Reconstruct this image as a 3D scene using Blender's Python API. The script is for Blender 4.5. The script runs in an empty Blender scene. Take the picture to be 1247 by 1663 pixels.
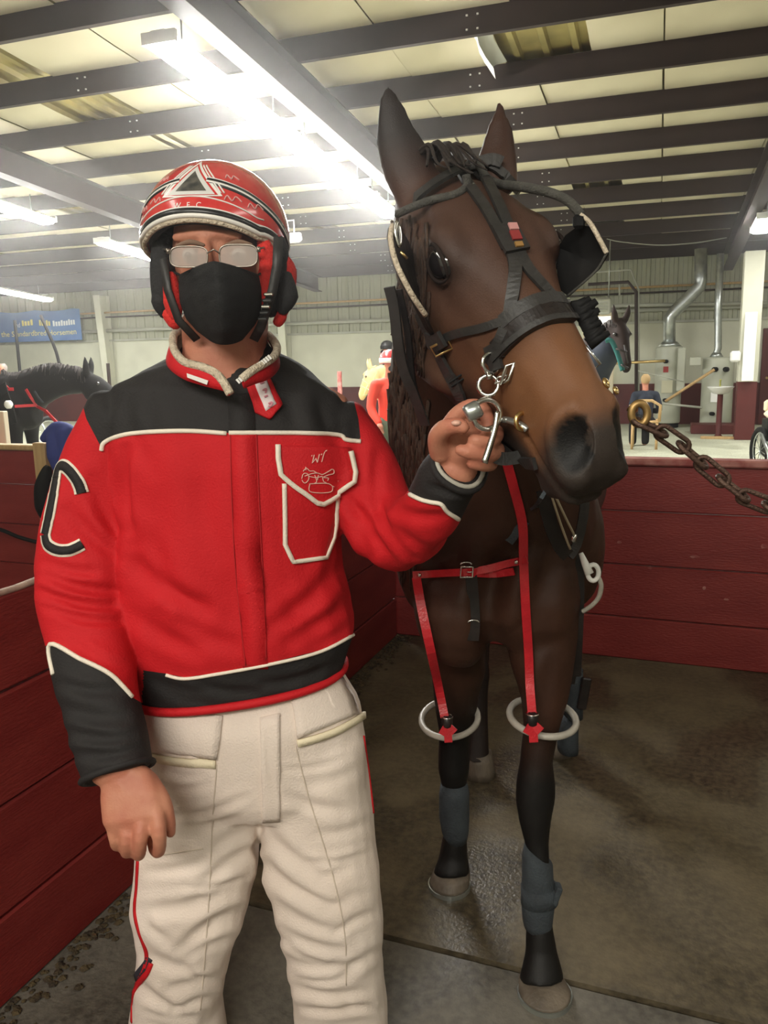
import bpy, math, random
import numpy as np
from mathutils import Vector, Matrix
from mathutils.bvhtree import BVHTree
from mathutils.kdtree import KDTree
C = bpy.context.scene.collection
SC = bpy.context.scene
rnd = random.Random(7)
# ------------------------------------------------------------------ camera
F, CX, CY, H = 1300.0, 623.5, 831.5, 1.5
PITCH, ROLL, YAW, YAWS = math.radians(10.6), math.radians(1.2), math.radians(19), math.radians(21)   # YAW: the hall, YAWS: the stalls
cam_d = bpy.data.cameras.new('camera'); cam = bpy.data.objects.new('camera', cam_d); C.objects.link(cam)
cam_d.sensor_fit = 'AUTO'; cam_d.sensor_width = 36.0; cam_d.lens = 36.0 * F / 1663.0
cam_d.clip_start = 0.05; cam_d.clip_end = 200
cam.matrix_world = Matrix.Translation((0, 0, H)) @ Matrix.Rotation(math.radians(90) - PITCH, 4, 'X') @ Matrix.Rotation(-ROLL, 4, 'Z')
SC.camera = cam
# ------------------------------------------------------------------ world and exposure
SC.view_settings.view_transform = 'Standard'; SC.view_settings.look = 'None'
SC.view_settings.gamma = 1.0; SC.view_settings.use_curve_mapping = False
SC.view_settings.exposure = 0.0
W = bpy.data.worlds.new('world'); SC.world = W; W.use_nodes = True
W.node_tree.nodes['Background'].inputs[0].default_value = (0.95, 0.97, 1.0, 1)
W.node_tree.nodes['Background'].inputs[1].default_value = 0.06

def fromB(x, y, z=0.0):
    c, s = math.cos(YAW), math.sin(YAW)
    return Vector((x * c + y * s, -x * s + y * c, z))

def fromS(x, y, z=0.0):
    c, s = math.cos(YAWS), math.sin(YAWS)
    return Vector((x * c + y * s, -x * s + y * c, z))

def lamp(name, bx, by, z, sx, sy, power, col=(1, .97, .9), rx=0.0, rz=0.0):
    d = bpy.data.lights.new(name, 'AREA'); d.shape = 'RECTANGLE'; d.size = sx; d.size_y = sy; d.energy = power; d.color = col
    o = bpy.data.objects.new(name, d); C.objects.link(o); o.location = fromB(bx, by, z)
    o.rotation_euler = (rx, 0, -YAW + rz); return o
# fluorescent rows of the barn that hang outside the frame: over the aisle behind the photographer and over the stalls at the sides; the last ones are unseen lights added for the far hall
lamp('unseen_lamp', -0.3, -2.6, 3.3, 3.0, 0.5, 165, (1, .95, .85), math.radians(38))
lamp('unseen_lamp', -3.0, -1.0, 4.2, 0.5, 4.0, 60, (1, .95, .85))
lamp('unseen_lamp', 3.2, 1.0, 4.2, 0.5, 4.0, 60, (1, .95, .85))
lamp('unseen_lamp', -6.0, 11.0, 3.6, 0.5, 8.0, 230)  # added area light without a fixture, brightens the far hall
lamp('unseen_lamp', 2.6, 12.5, 3.4, 0.5, 8.0, 230)  # added in the same way to lift the right of the hall
lamp('unseen_lamp', -12.0, 13.0, 3.4, 0.5, 8.0, 230)  # added in the same way to lift the left of the hall
# ------------------------------------------------------------------ materials
def mat(name, col, rough=0.6, metal=0.0, var=None, scale=8.0, bump=0.0, bscale=None, spec=0.5, detail=4, stretch=None, attr=None, sheen=0.0, emit=None, alpha=None, coat=0.0):
    """principled material; var = second colour mixed in by object-space noise, bump = fine relief"""
    m = bpy.data.materials.new(name); m.use_nodes = True
    nt = m.node_tree; N = nt.nodes; L = nt.links; b = N['Principled BSDF']
    b.inputs['Base Color'].default_value = (*col, 1); b.inputs['Roughness'].default_value = rough
    b.inputs['Metallic'].default_value = metal; b.inputs['Specular IOR Level'].default_value = spec
    if sheen: b.inputs['Sheen Weight'].default_value = sheen
    if coat: b.inputs['Coat Weight'].default_value = coat; b.inputs['Coat Roughness'].default_value = .1
    if emit: b.inputs['Emission Color'].default_value = (*emit[0], 1); b.inputs['Emission Strength'].default_value = emit[1]
    tc = N.new('ShaderNodeTexCoord'); src = tc.outputs['Object']
    if stretch:
        mp = N.new('ShaderNodeMapping'); mp.inputs['Scale'].default_value = stretch; L.new(src, mp.inputs['Vector']); src = mp.outputs['Vector']
    if var or attr:
        n = N.new('ShaderNodeTexNoise'); n.inputs['Scale'].default_value = scale; n.inputs['Detail'].default_value = detail; L.new(src, n.inputs['Vector'])
        r = N.new('ShaderNodeMapRange'); r.inputs[1].default_value = .35; r.inputs[2].default_value = .65; L.new(n.outputs[0], r.inputs[0])
        mx = N.new('ShaderNodeMix'); mx.data_type = 'RGBA'; L.new(r.outputs[0], mx.inputs['Factor'])
        mx.inputs['A'].default_value = (*col, 1); mx.inputs['B'].default_value = (*(var or col), 1)
        if attr:
            a = N.new('ShaderNodeAttribute'); a.attribute_name = attr
            L.new(a.outputs['Color'], mx.inputs['A'])
            dk = N.new('ShaderNodeMix'); dk.data_type = 'RGBA'; dk.blend_type = 'MULTIPLY'; dk.inputs['Factor'].default_value = 1
            L.new(a.outputs['Color'], dk.inputs['A']); dk.inputs['B'].default_value = (*(var or (.8, .8, .8)), 1); L.new(dk.outputs['Result'], mx.inputs['B'])
        L.new(mx.outputs['Result'], b.inputs['Base Color'])
    if bump:
        n2 = N.new('ShaderNodeTexNoise'); n2.inputs['Scale'].default_value = bscale or scale * 6; n2.inputs['Detail'].default_value = 5; L.new(src, n2.inputs['Vector'])
        bp = N.new('ShaderNodeBump'); bp.inputs['Strength'].default_value = bump; bp.inputs['Distance'].default_value = .01
        L.new(n2.outputs[0], bp.inputs['Height']); L.new(bp.outputs[0], b.inputs['Normal'])
    return m

M = {}
M['red_paint'] = mat('red_paint', (.20, .015, .014), .5, var=(.25, .026, .022), scale=3, bump=.25, bscale=40, stretch=(1, 1, 4))
M['dado'] = mat('dado', (.095, .012, .010), .6, var=(.075, .009, .008), scale=2)
M['red_worn'] = mat('red_worn', (.46, .20, .17), .65, var=(.26, .05, .045), scale=14, bump=.2)
M['raw_wood'] = mat('raw_wood', (.55, .37, .17), .65, var=(.44, .28, .12), scale=6, bump=.2, stretch=(6, 6, .6))
M['purlin'] = mat('purlin', (.022, .0105, .0085), .65, var=(.032, .016, .013), scale=2)
M['deck'] = mat('deck', (.50, .42, .17), .45, var=(.34, .28, .12), scale=3)
M['insul'] = mat('insul', (.70, .635, .47), .6, var=(.58, .52, .37), scale=.9, bump=.25, bscale=5)
M['siding'] = mat('siding', (.36, .37, .27), .5, var=(.31, .31, .22), scale=1.2)
M['block'] = mat('block', (.62, .62, .50), .75, var=(.55, .55, .44), scale=2, bump=.2, bscale=30)
M['grey_steel'] = mat('grey_steel', (.42, .43, .36), .5, var=(.36, .36, .3), scale=3)
M['galv'] = mat('galv', (.55, .58, .55), .3, .85, var=(.42, .45, .44), scale=10)
M['steel'] = mat('steel', (.72, .71, .68), .22, 1.0, var=(.55, .54, .5), scale=60)
M['brass'] = mat('brass', (.72, .52, .22), .3, 1.0)
M['black'] = mat('black', (.007, .007, .0075), .65, var=(.011, .0105, .0105), scale=12, spec=.2)
M['leather'] = mat('leather', (.016, .015, .014), .5, var=(.028, .026, .025), scale=30, bump=.1, bscale=160, spec=.6)
M['leather_dk'] = mat('leather_dk', (.010, .0075, .007), .38, var=(.020, .014, .013), scale=30, bump=.08, bscale=160)
M['white_paint'] = mat('white_paint', (.80, .80, .76), .5)
M['white_tube'] = mat('white_tube', (1, 1, 1), .4, emit=((1, .99, .96), 150))
M['soft_tube'] = mat('soft_tube', (1, 1, 1), .4, emit=((1, .99, .96), 55))
M['tank'] = mat('tank', (.46, .47, .38), .45, var=(.40, .41, .33), scale=3)
M['dark_horse'] = mat('dark_horse', (.005, .0045, .0045), .7, var=(.008, .007, .006), scale=6, spec=.15)
M['debris'] = mat('debris', (.10, .07, .03), .9, var=(.03, .02, .012), scale=40, bump=.5)

def wet_concrete(name, a, b, c, rough=(.35, .8)):
    m = bpy.data.materials.new(name); m.use_nodes = True; nt = m.node_tree; N = nt.nodes; L = nt.links; p = N['Principled BSDF']
    tc = N.new('ShaderNodeTexCoord')
    def noise(s, d, dist=0.0):
        n = N.new('ShaderNodeTexNoise'); n.inputs['Scale'].default_value = s; n.inputs['Detail'].default_value = d; n.inputs['Distortion'].default_value = dist
        L.new(tc.outputs['Object'], n.inputs['Vector']); return n.outputs[0]
    def rng(x, lo, hi, o0=0.0, o1=1.0):
        r = N.new('ShaderNodeMapRange'); r.inputs[1].default_value = lo; r.inputs[2].default_value = hi; r.inputs[3].default_value = o0; r.inputs[4].default_value = o1; L.new(x, r.inputs[0]); return r.outputs[0]
    def mix(f, x, y):
        k = N.new('ShaderNodeMix'); k.data_type = 'RGBA'; L.new(f, k.inputs['Factor'])
        for key, v in (('A', x), ('B', y)):
            if isinstance(v, tuple): k.inputs[key].default_value = (*v, 1)
            else: L.new(v, k.inputs[key])
        return k.outputs['Result']
    big = rng(noise(1.5, 6, .8), .46, .58); mid = rng(noise(5, 6, .3), .40, .66); fine = rng(noise(42, 4), .36, .66)
    col = mix(mid, a, b); col = mix(big, col, c); f2 = N.new('ShaderNodeMath'); f2.operation = 'MULTIPLY'; L.new(fine, f2.inputs[0]); f2.inputs[1].default_value = .45
    col = mix(f2.outputs[0], col, tuple(x * 2.1 for x in a))
    L.new(col, p.inputs['Base Color']); L.new(rng(big, 0, 1, rough[1], rough[0]), p.inputs['Roughness'])
    bp = N.new('ShaderNodeBump'); bp.inputs['Strength'].default_value = .5; bp.inputs['Distance'].default_value = .006; L.new(noise(90, 5), bp.inputs['Height']); L.new(bp.outputs[0], p.inputs['Normal'])
    return m
M['stall_floor'] = wet_concrete('stall_floor', (.085, .066, .038), (.130, .102, .060), (.036, .029, .019))
M['near_floor'] = wet_concrete('near_floor', (.092, .082, .066), (.135, .122, .098), (.050, .044, .034), (.5, .85))
M['aisle_floor'] = wet_concrete('aisle_floor', (.36, .37, .28), (.42, .43, .33), (.30, .31, .23), (.45, .75))

# ------------------------------------------------------------------ mesh helpers
class G:
    """collects primitive shapes into one mesh; material index per face"""
    def __init__(s): s.v = []; s.f = []; s.m = []; s.cur = 0
    def add(s, vs, fs):
        n = len(s.v); s.v += [tuple(map(float, p)) for p in vs]; s.f += [tuple(i + n for i in f) for f in fs]; s.m += [s.cur] * len(fs); return s
    def box(s, c, d, rot=None, bev=0.0):
        x, y, z = (k / 2 for k in d); R = rot or Matrix.Identity(3); c = Vector(c)
        if bev <= 0:
            vs = [c + R @ Vector(p) for p in ((-x, -y, -z), (x, -y, -z), (x, y, -z), (-x, y, -z), (-x, -y, z), (x, -y, z), (x, y, z), (-x, y, z))]
            return s.add(vs, [(3, 2, 1, 0), (4, 5, 6, 7), (0, 1, 5, 4), (1, 2, 6, 5), (2, 3, 7, 6), (3, 0, 4, 7)])
        b = min(bev, x * .9, y * .9, z * .9); vs = []; fs = []
        rings = [(-z, b), (-z + b, 0), (z - b, 0), (z, b)]
        for zz, i in rings:
            xx, yy = x - i, y - i
            q = b if i == 0 else b * .3
            for p in ((-xx + q, -yy), (xx - q, -yy), (xx, -yy + q), (xx, yy - q), (xx - q, yy), (-xx + q, yy), (-xx, yy - q), (-xx, -yy + q)):
                vs.append(c + R @ Vector((p[0], p[1], zz)))
        for k in range(3):
            for j in range(8):
                a, d2 = k * 8 + j, k * 8 + (j + 1) % 8
                fs.append((a, d2, d2 + 8, a + 8))
        fs.append(tuple(range(7, -1, -1))); fs.append(tuple(range(24, 32)))
        return s.add(vs, fs)
    def tube(s, pts, r, n=8, closed=False, caps=True, flat=None, up=None):
        """round (or flattened, flat=(a,b)) tube along a polyline; r may be a list"""
        P = [Vector(p) for p in pts]; k = len(P); rs = r if isinstance(r, (list, tuple)) else [r] * k
        vs = []; fs = []; ref = None
        for i in range(k):
            a = P[(i - 1) % k] if (i > 0 or closed) else P[0]; b = P[(i + 1) % k] if (i < k - 1 or closed) else P[-1]
            t = (b - a)
            t = t.normalized() if t.length > 1e-9 else Vector((0, 0, 1))
            if up is not None:
                u = up[i] if isinstance(up, list) else Vector(up)
                ref = (Vector(u) - t * t.dot(Vector(u)))
                ref = ref.normalized() if ref.length > 1e-6 else t.orthogonal().normalized()
            elif ref is None: ref = t.orthogonal().normalized()
            else:
                ref = ref - t * t.dot(ref); ref = ref.normalized() if ref.length > 1e-6 else t.orthogonal().normalized()
            bn = t.cross(ref)
            fa, fb = flat if flat else (1, 1)
            for j in range(n):
                th = 2 * math.pi * (j + .5) / n
                if flat and n == 4:
                    ca, sa = (1 if math.cos(th) > 0 else -1), (1 if math.sin(th) > 0 else -1)
                else: ca, sa = math.cos(th), math.sin(th)
                vs.append(P[i] + ref * (ca * rs[i] * fa) + bn * (sa * rs[i] * fb))
        for i in range(k if closed else k - 1):
            for j in range(n):
                a, b = i * n + j, i * n + (j + 1) % n; i2 = (i + 1) % k
                fs.append((a, b, i2 * n + (j + 1) % n, i2 * n + j))
        if not closed and caps: fs.append(tuple(range(n - 1, -1, -1))); fs.append(tuple(range((k - 1) * n, k * n)))
        return s.add(vs, fs)
    def strap(s, pts, nrm, w, t):
        """flat strap: w wide across the surface, t thick along the normals"""
        if not isinstance(nrm, list): nrm = [nrm] * len(pts)
        return s.tube(pts, 1.0, 4, flat=(t / 2, w / 2), up=[Vector(q) for q in nrm])
    def lathe(s, prof, c=(0, 0, 0), n=20, R=None):
        R = R or Matrix.Identity(3); c = Vector(c); vs = []; fs = []; k = len(prof)
        for r, z in prof:
            for j in range(n):
                th = 2 * math.pi * j / n; vs.append(c + R @ Vector((r * math.cos(th), r * math.sin(th), z)))
        for i in range(k - 1):
            for j in range(n):
                a, b = i * n + j, i * n + (j + 1) % n; fs.append((a, b, b + n, a + n))
        fs.append(tuple(range(n - 1, -1, -1))); fs.append(tuple(range((k - 1) * n, k * n)))
        return s.add(vs, fs)
    def prism(s, poly, fn, t):
        """extrude a 2-D polygon: fn maps (u, v, w) to 3-D, w from 0 to t"""
        n = len(poly); vs = [fn(u, v, 0) for u, v in poly] + [fn(u, v, t) for u, v in poly]
        fs = [tuple(range(n - 1, -1, -1)), tuple(range(n, 2 * n))] + [(i, (i + 1) % n, (i + 1) % n + n, i + n) for i in range(n)]
        return s.add(vs, fs)
    def loft(s, rings, caps=True):
        n = len(rings[0]); vs = [p for r in rings for p in r]; fs = []
        for i in range(len(rings) - 1):
            for j in range(n):
                a, b = i * n + j, i * n + (j + 1) % n; fs.append((a, b, b + n, a + n))
        if caps: fs.append(tuple(range(n - 1, -1, -1))); fs.append(tuple(range((len(rings) - 1) * n, len(rings) * n)))
        return s.add(vs, fs)
    def mesh(s, name, mats, smooth=False):
        me = bpy.data.meshes.new(name); me.from_pydata(s.v, [], s.f)
        for m in (mats if isinstance(mats, (list, tuple)) else [mats]): me.materials.append(m)
        me.polygons.foreach_set('material_index', s.m)
        me.polygons.foreach_set('use_smooth', [smooth] * len(s.f)); me.update(); return me

MW = {}
def link(name, me, parent=None, world=True, smooth=None):
    o = bpy.data.objects.new(name, me); C.objects.link(o)
    if parent is not None:
        o.parent = parent
        if world and parent.name in MW: me.transform(MW[parent.name].inverted()); me.update()
        MW[o.name] = MW.get(parent.name, Matrix.Identity(4))
    else: MW[o.name] = Matrix.Identity(4)
    return o
def obj(name, g, mats, parent=None, smooth=False, world=True):
    me = g.mesh(name, mats, smooth); fix(me)
    return link(name, me, parent, world)
def fix(me):
    import bmesh
    b = bmesh.new(); b.from_mesh(me); bmesh.ops.recalc_face_normals(b, faces=b.faces); b.to_mesh(me); b.free()
def auto(o, ang=40):
    for p in o.data.polygons: p.use_smooth = True
    try: o.data.set_sharp_from_angle(angle=math.radians(ang))
    except Exception: pass
    return o
def tag(o, label, cat, group=None):
    o['label'] = label; o['category'] = cat
    if group: o['group'] = group
    return o
def thing(name, label, cat, loc=(0, 0, 0), rz=0.0, group=None):
    o = bpy.data.objects.new(name, None); C.objects.link(o); o.location = loc; o.rotation_euler = (0, 0, rz); o.empty_display_size = .05
    MW[o.name] = Matrix.Translation(Vector(loc)) @ Matrix.Rotation(rz, 4, 'Z'); return tag(o, label, cat, group)
def setting(name, me=None, yaw=None):
    yaw = YAW if yaw is None else yaw
    o = bpy.data.objects.new(name, me); C.objects.link(o); o.rotation_euler = (0, 0, -yaw); o['kind'] = 'structure'
    MW[o.name] = Matrix.Rotation(-yaw, 4, 'Z'); return o
def piece(name, me, parent, loc=(0, 0, 0), rz=0.0):
    o = bpy.data.objects.new(name, me); C.objects.link(o); o.parent = parent; o.location = loc; o.rotation_euler = (0, 0, rz); return o
def bpart(name, g, mats, parent, smooth=False):
    """a part given in building coordinates, for parents turned like the building"""
    me = g.mesh(name, mats, smooth); fix(me); o = bpy.data.objects.new(name, me); C.objects.link(o); o.parent = parent; MW[o.name] = MW[parent.name]; return o

# ------------------------------------------------------------------ view geometry used to lay things out at known distances
def ray(px, py):
    u, v = (px - CX) / F, -(py - CY) / F
    c, s = math.cos(ROLL), math.sin(ROLL); u, v = u * c + v * s, -u * s + v * c
    return Vector((u, math.cos(PITCH) + v * math.sin(PITCH), -math.sin(PITCH) + v * math.cos(PITCH)))
def at(px, py, Y):
    d = ray(px, py); return Vector((0, 0, H)) + d * (Y / d.y)
# torn places in the insulation: bay, from x, to x (building metres)
HOLES = [(8, -1.66, -.80), (9, -8.0, -6.42), (8, -7.1, -6.14), (4, -1.46, -.70), (2, -1.63, -.77), (3, -6.65, -6.10), (7, -6.52, -6.42), (7, -6.32, -6.22), (5, -10.4, -9.8)]
FLAPS = [(-1.64, 8.46, 1.1, 1)]
SCUFFS = [(-1.40, .70, .03, .012, 0), (-1.30, .66, .04, .008, 0), (-1.15, .6, .015, .006, 0), (-0.50, .62, .02, .01, 0), (-0.80, .55, .02, .008, 0), (-0.23, .60, .035, .008, 1), (-0.07, .57, .022, .03, 1), (-0.40, .47, .02, .02, 1),
          (-1.00, .48, .01, .01, 0), (-1.55, .42, .03, .01, 0), (-1.35, .33, .015, .012, 0), (-0.75, .40, .01, .01, 0), (-1.47, .28, .01, .02, 0), (-0.65, .35, .012, .006, 0)]
COLX = (-14.6, -9.13)
# ================================================================== SETTING (building coordinates: x along the back wall, y towards it)
WALL_Y = 19.2
SL = .07
def zp(y): return 3.60 + SL * (WALL_Y - y)          # underside of the purlins
# floor: slabs with an open joint across the stall, aisle slab beyond the partitions
floor = setting('floor', None, YAWS)
g = G(); g.box((0, 8, -.20), (60, 40, .2)); bpart('subgrade', g, M['black'], floor)
g = G(); g.box((-6, -1.135, -.05), (40, 5.75, .1)); bpart('slab', g, M['near_floor'], floor)
g = G(); g.box((-6, 2.92, -.05), (40, 2.32, .1)); bpart('slab', g, M['stall_floor'], floor)
g = G(); g.box((-6, 12.1, -.05), (60, 16.0, .1)); bpart('slab', g, M['aisle_floor'], floor)
# ceiling: roof deck, insulation panels, purlins, rafters
ceil = setting('ceiling')
X0, X1 = -24, 9
ys = [19.13 - 1.255 * k for k in range(17)]
g = G()
n = int((X1 - X0) / .3)
for k in range(n):
    xa = X0 + k * .3
    for (a, b, dz) in ((0, .2, 0), (.2, .23, -.05), (.23, .27, -.05), (.27, .3, 0)):
        pass
prof = []
for k in range(n): prof += [(X0 + k * .3, 0), (X0 + k * .3 + .2, 0), (X0 + k * .3 + .22, -.05), (X0 + k * .3 + .28, -.05)]
vs = []; fs = []
for y in (-3.0, 19.4):
    for x, dz in prof: vs.append((x, y, zp(y) + .36 + dz))
m_ = len(prof)
fs = [(i, i + 1, m_ + i + 1, m_ + i) for i in range(m_ - 1)]
g.add(vs, fs); bpart('roof_deck', g, M['deck'], ceil)
pw = 1.30                                            # panel width
px0 = [-1.40 - 1.30 * 17 + pw * k for k in range(26)]
def sag_panel(w, d):
    g = G(); nx, ny = 6, 3; vs = []; fs = []
    for j in range(ny + 1):
        for i in range(nx + 1):
            u, v = i / nx, j / ny
            vs.append(((u - .5) * w, (v - .5) * d, -.035 * (1 - (2 * v - 1) ** 2) * (.4 + .6 * (1 - (2 * u - 1) ** 6))- SL * (v - .5) * d))
    for j in range(ny):
        for i in range(nx): a = j * (nx + 1) + i; fs.append((a, a + 1, a + nx + 2, a + nx + 1))
    return g.add(vs, fs).mesh('panel', M['insul'], True)
PAN = sag_panel(pw - .016, 1.255)
for k, y in enumerate(ys):
    yc = y - .6275
    for i, x in enumerate(px0):
        spans = [(x, x + pw)]
        for hk, ha, hb in HOLES:
            if hk != k: continue
            nxt = []
            for a, b in spans:
                if hb <= a or ha >= b: nxt.append((a, b)); continue
                if ha - a > .05: nxt.append((a, ha))
                if b - hb > .05: nxt.append((hb, b))
            spans = nxt
        for a, b in spans:
            me = PAN if b - a > pw - .01 else sag_panel(b - a - .01, 1.255)
            piece('insulation_panel', me, ceil, ((a + b) / 2 + rnd.uniform(-.004, .004), yc, zp(yc) + .255 + rnd.uniform(-.010, .010)))
g = G()
prof = [(0, .26), (.075, .26), (.075, .252), (.008, .252), (.008, .008), (-.06, .008), (-.06, 0), (0, 0)]
g.prism(prof, lambda u, v, w: Vector((X0 + w, u, v)), X1 - X0)
PUR = g.mesh('purlin', M['purlin']); fix(PUR)
BOLT = G()
for dx in (-.05, .05):
    for z in (.07, .19): BOLT.box((dx, -.006, z), (.018, .012, .014))
BOLTM = BOLT.mesh('bolt_set', M['white_paint'])
for k, y in enumerate(ys[:14]):
    p_ = piece('purlin', PUR, ceil, (0, y, zp(y)))
    for bx in (-6.3, -2.0, 2.4):
        piece('bolt_set', BOLTM, p_, (bx + (.25 if k % 2 else 0), 0, 0))
def rafter(x):
    g = G(); w = .20; ya, yb = 1.5, 19.0
    for (ww, z0, z1) in ((.20, -.36, -.345), (.012, -.345, -.015), (.20, -.015, 0)):
        vs = []
        for y in (ya, yb):
            for (dx, dz) in ((-ww / 2, z0), (ww / 2, z0), (ww / 2, z1), (-ww / 2, z1)): vs.append((x + dx, y, zp(y) + dz))
        g.add(vs, [(0, 1, 2, 3), (7, 6, 5, 4), (0, 4, 5, 1), (1, 5, 6, 2), (2, 6, 7, 3), (3, 7, 4, 0)])
    return g
for x in (-3.56, -8.15, 1.25): bpart('rafter', rafter(x), M['purlin'], ceil)
# loose flap of insulation hanging at the torn place
for (x, y, w, sg_) in FLAPS:
    g = G(); vs = []; fs = []
    for j in range(9):
        a = j / 8 * 2.5
        for i in range(5): vs.append((x - sg_ * (.02 + .15 * math.sin(a)) + .02 * math.sin(i * 2.1 + j), y + (i / 4 - .5) * w, zp(y) + .235 - .085 * (1 - math.cos(a)) - SL * (i / 4 - .5) * w))
    fs = [(5 * j + i, 5 * j + i + 1, 5 * j + i + 6, 5 * j + i + 5) for j in range(8) for i in range(4)]
    g.add(vs, fs); bpart('torn_flap', g, M['white_paint'], ceil, True)

# back wall: white block below, ribbed siding above, dark red wainscot
wall = setting('wall_back')
SB = 2.25
g = G(); g.box((-8, WALL_Y + .1, SB / 2), (36, .2, SB)); bpart('block_wall', g, M['block'], wall)
g = G(); g.box((-8, WALL_Y - .01, .45), (36, .04, .9)); bpart('wainscot', g, M['dado'], wall)
g = G(); g.box((-8, WALL_Y - .01, SB), (36, .09, .05)); bpart('ledge', g, M['grey_steel'], wall)
g = G()
g.prism([(-.14, 0), (-.05, 0), (-.035, -.03), (.035, -.03), (.05, 0), (.14, 0), (.14, .02), (-.14, .02)], lambda u, v, w: Vector((u, v, w)), 1.6)
SID = g.mesh('siding_panel', M['siding']); fix(SID)
for k in range(96): piece('siding_panel', SID, wall, (-22 + .285 * k, WALL_Y, SB + .02))
for z, r, col in ((2.51, .045, 'white_paint'), (2.88, .022, 'purlin')):
    g = G(); g.tube([(-22, WALL_Y - .12, z), (6, WALL_Y - .12, z)], r, 8); bpart('conduit', g, M['grey_steel'] if col == 'white_paint' else M['purlin'], wall, True)
g = G(); g.tube([(-22, WALL_Y - .15, 3.0), (6, WALL_Y - .15, 3.0)], .025, 8); bpart('conduit', g, M['raw_wood'], wall, True)
# side wall far left, kept plain (seen only as the end of the hall)
wl = setting('wall_left'); g = G(); g.box((-22.5, 8, 2.2), (.2, 24, 5.4)); bpart('block_wall', g, M['block'], wl)
wr = setting('wall_right'); g = G(); g.box((8.5, 8, 2.2), (.2, 24, 5.4)); bpart('block_wall', g, M['block'], wr)
wf = setting('wall_front'); g = G(); g.box((-7, -3.2, 2.5), (32, .2, 5.6)); bpart('block_wall', g, M['block'], wf)
# steel columns at the back wall (tapered, flanged)
def column(x, y, w0, w1, h, mats_, split=None):
    g = G()
    for z0, z1, mi in ([(0, split, 1), (split, h, 0)] if split else [(0, h, 0)]):
        a = w0 + (w1 - w0) * z0 / h; b = w0 + (w1 - w0) * z1 / h; g.cur = mi
        for (xx, sx, f) in ((0, .012, 1), (-.0, .2, 0)):
            pass
        for s_ in (-1, 1):
            vs = []
            for z, d in ((z0, a), (z1, b)):
                yy = y - d if s_ < 0 else y
                vs += [(x - .1, yy - .008, z), (x + .1, yy - .008, z), (x + .1, yy + .008, z), (x - .1, yy + .008, z)]
            g.add(vs, [(3, 2, 1, 0), (4, 5, 6, 7), (0, 1, 5, 4), (1, 2, 6, 5), (2, 3, 7, 6), (3, 0, 4, 7)])
        vs = []
        for z, d in ((z0, a), (z1, b)): vs += [(x - .006, y - d, z), (x + .006, y - d, z), (x + .006, y, z), (x - .006, y, z)]
        g.add(vs, [(3, 2, 1, 0), (4, 5, 6, 7), (0, 1, 5, 4), (1, 2, 6, 5), (2, 3, 7, 6), (3, 0, 4, 7)])
    return g
for i, x in enumerate((COLX)):
    bpart('column', column(x, WALL_Y - .03, .16, .42, 3.45, None), [M['block'], M['red_paint']], wall)

# fluorescent strip fixtures
def fixture(x, y, L, label, tube='white_tube'):
    z = zp(y) - .50
    t = thing('fluorescent_light', label, 'light', fromB(x, y, z), -YAW, 'fluorescent lights under the roof')
    a = math.atan(SL)
    def pt(u, v, w): return Vector((u, v, w - SL * v))
    g = G(); g.prism([(-.15, .05), (-.06, .10), (.06, .10), (.15, .05)], lambda u, v, w: pt(u, w - L / 2, v), L)
    me = g.mesh('channel', M['white_paint']); fix(me); piece('channel', me, t)
    g = G(); g.prism([(-.15, .045), (-.135, .005), (-.10, -.018), (.10, -.018), (.135, .005), (.15, .045)], lambda u, v, w: pt(u, w - (L - .08) / 2, v), L - .08); me = g.mesh('diffuser', M[tube]); fix(me); piece('diffuser', me, t)
    for s_ in (-1, 1):
        g = G(); g.box(pt(0, s_ * (L / 2 - .02), .05), (.31, .04, .09)); piece('end_cap', g.mesh('end_cap', M['white_paint']), t)
        g = G(); g.tube([pt(0, s_ * L * .35, .1), pt(0, s_ * L * .35, .34)], .008, 6); piece('hanger', g.mesh('hanger', M['galv']), t)
    return t
fixture(-3.88, 7.2, 2.4, 'long fluorescent light above the red helmet, nearest of the row')
fixture(-3.88, 9.65, 2.4, 'long fluorescent light behind the first one, between helmet and horse ear')
fixture(-3.88, 11.4, 1.0, 'far fluorescent light whose end meets the horse ear and blinker')
fixture(-9.0, 9.4, 2.4, 'bright fluorescent light cut by the left edge of the photo')
fixture(-9.15, 12.9, 1.8, 'small bright fluorescent light just left of the helmet')
fixture(-15.0, 16.2, 2.4, 'fluorescent light glaring above the blue banner', 'soft_tube')
fixture(1.42, 14.2, 1.0, 'fluorescent light at the right edge above the square column', 'soft_tube')

# ------------------------------------------------------------------ stall partitions
def board_mesh(L, h, t):
    g = G(); g.box((0, 0, 0), (L, t, h), bev=.006); me = g.mesh('board', M['red_paint']); return me
HB = [(.0, .215), (.22, .485), (.49, .755), (.76, .985)]
def partition(label, x, y, L, rz, cap=True, n=4, capmat='red_worn'):
    t = thing('stall_partition', label, 'partition', fromS(x, y, 0), -YAWS + rz)
    for (a, b) in HB[:n]:
        me = board_mesh(L, b - a, .045); piece('board', me, t, (0, rnd.uniform(-.003, .003), (a + b) / 2))
    if cap:
        g = G(); g.box((0, 0, 0), (L, .10, .035), bev=.008); piece('cap_rail', g.mesh('cap_rail', M[capmat]), t, (0, 0, 1.003))
    return t
pb = partition('dark red board partition with scuffed paint behind the bay horse', .85, 4.045, 4.7, 0)
g = G()
for (u, z, w, h, c) in SCUFFS:
    g.cur = c; g.prism([(u + w * math.cos(k * 1.05) * (.7 + .5 * rnd.random()), z + h * math.sin(k * 1.05) * (.7 + .5 * rnd.random())) for k in range(6)], lambda a, b, d: Vector((a, -.0255 - d, b)), .0015)
piece('paint_chip', g.mesh('paint_chip', [M['red_worn'], mat('green_paint', (.05, .30, .12), .6)]), pb)['kind'] = 'stuff'
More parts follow.
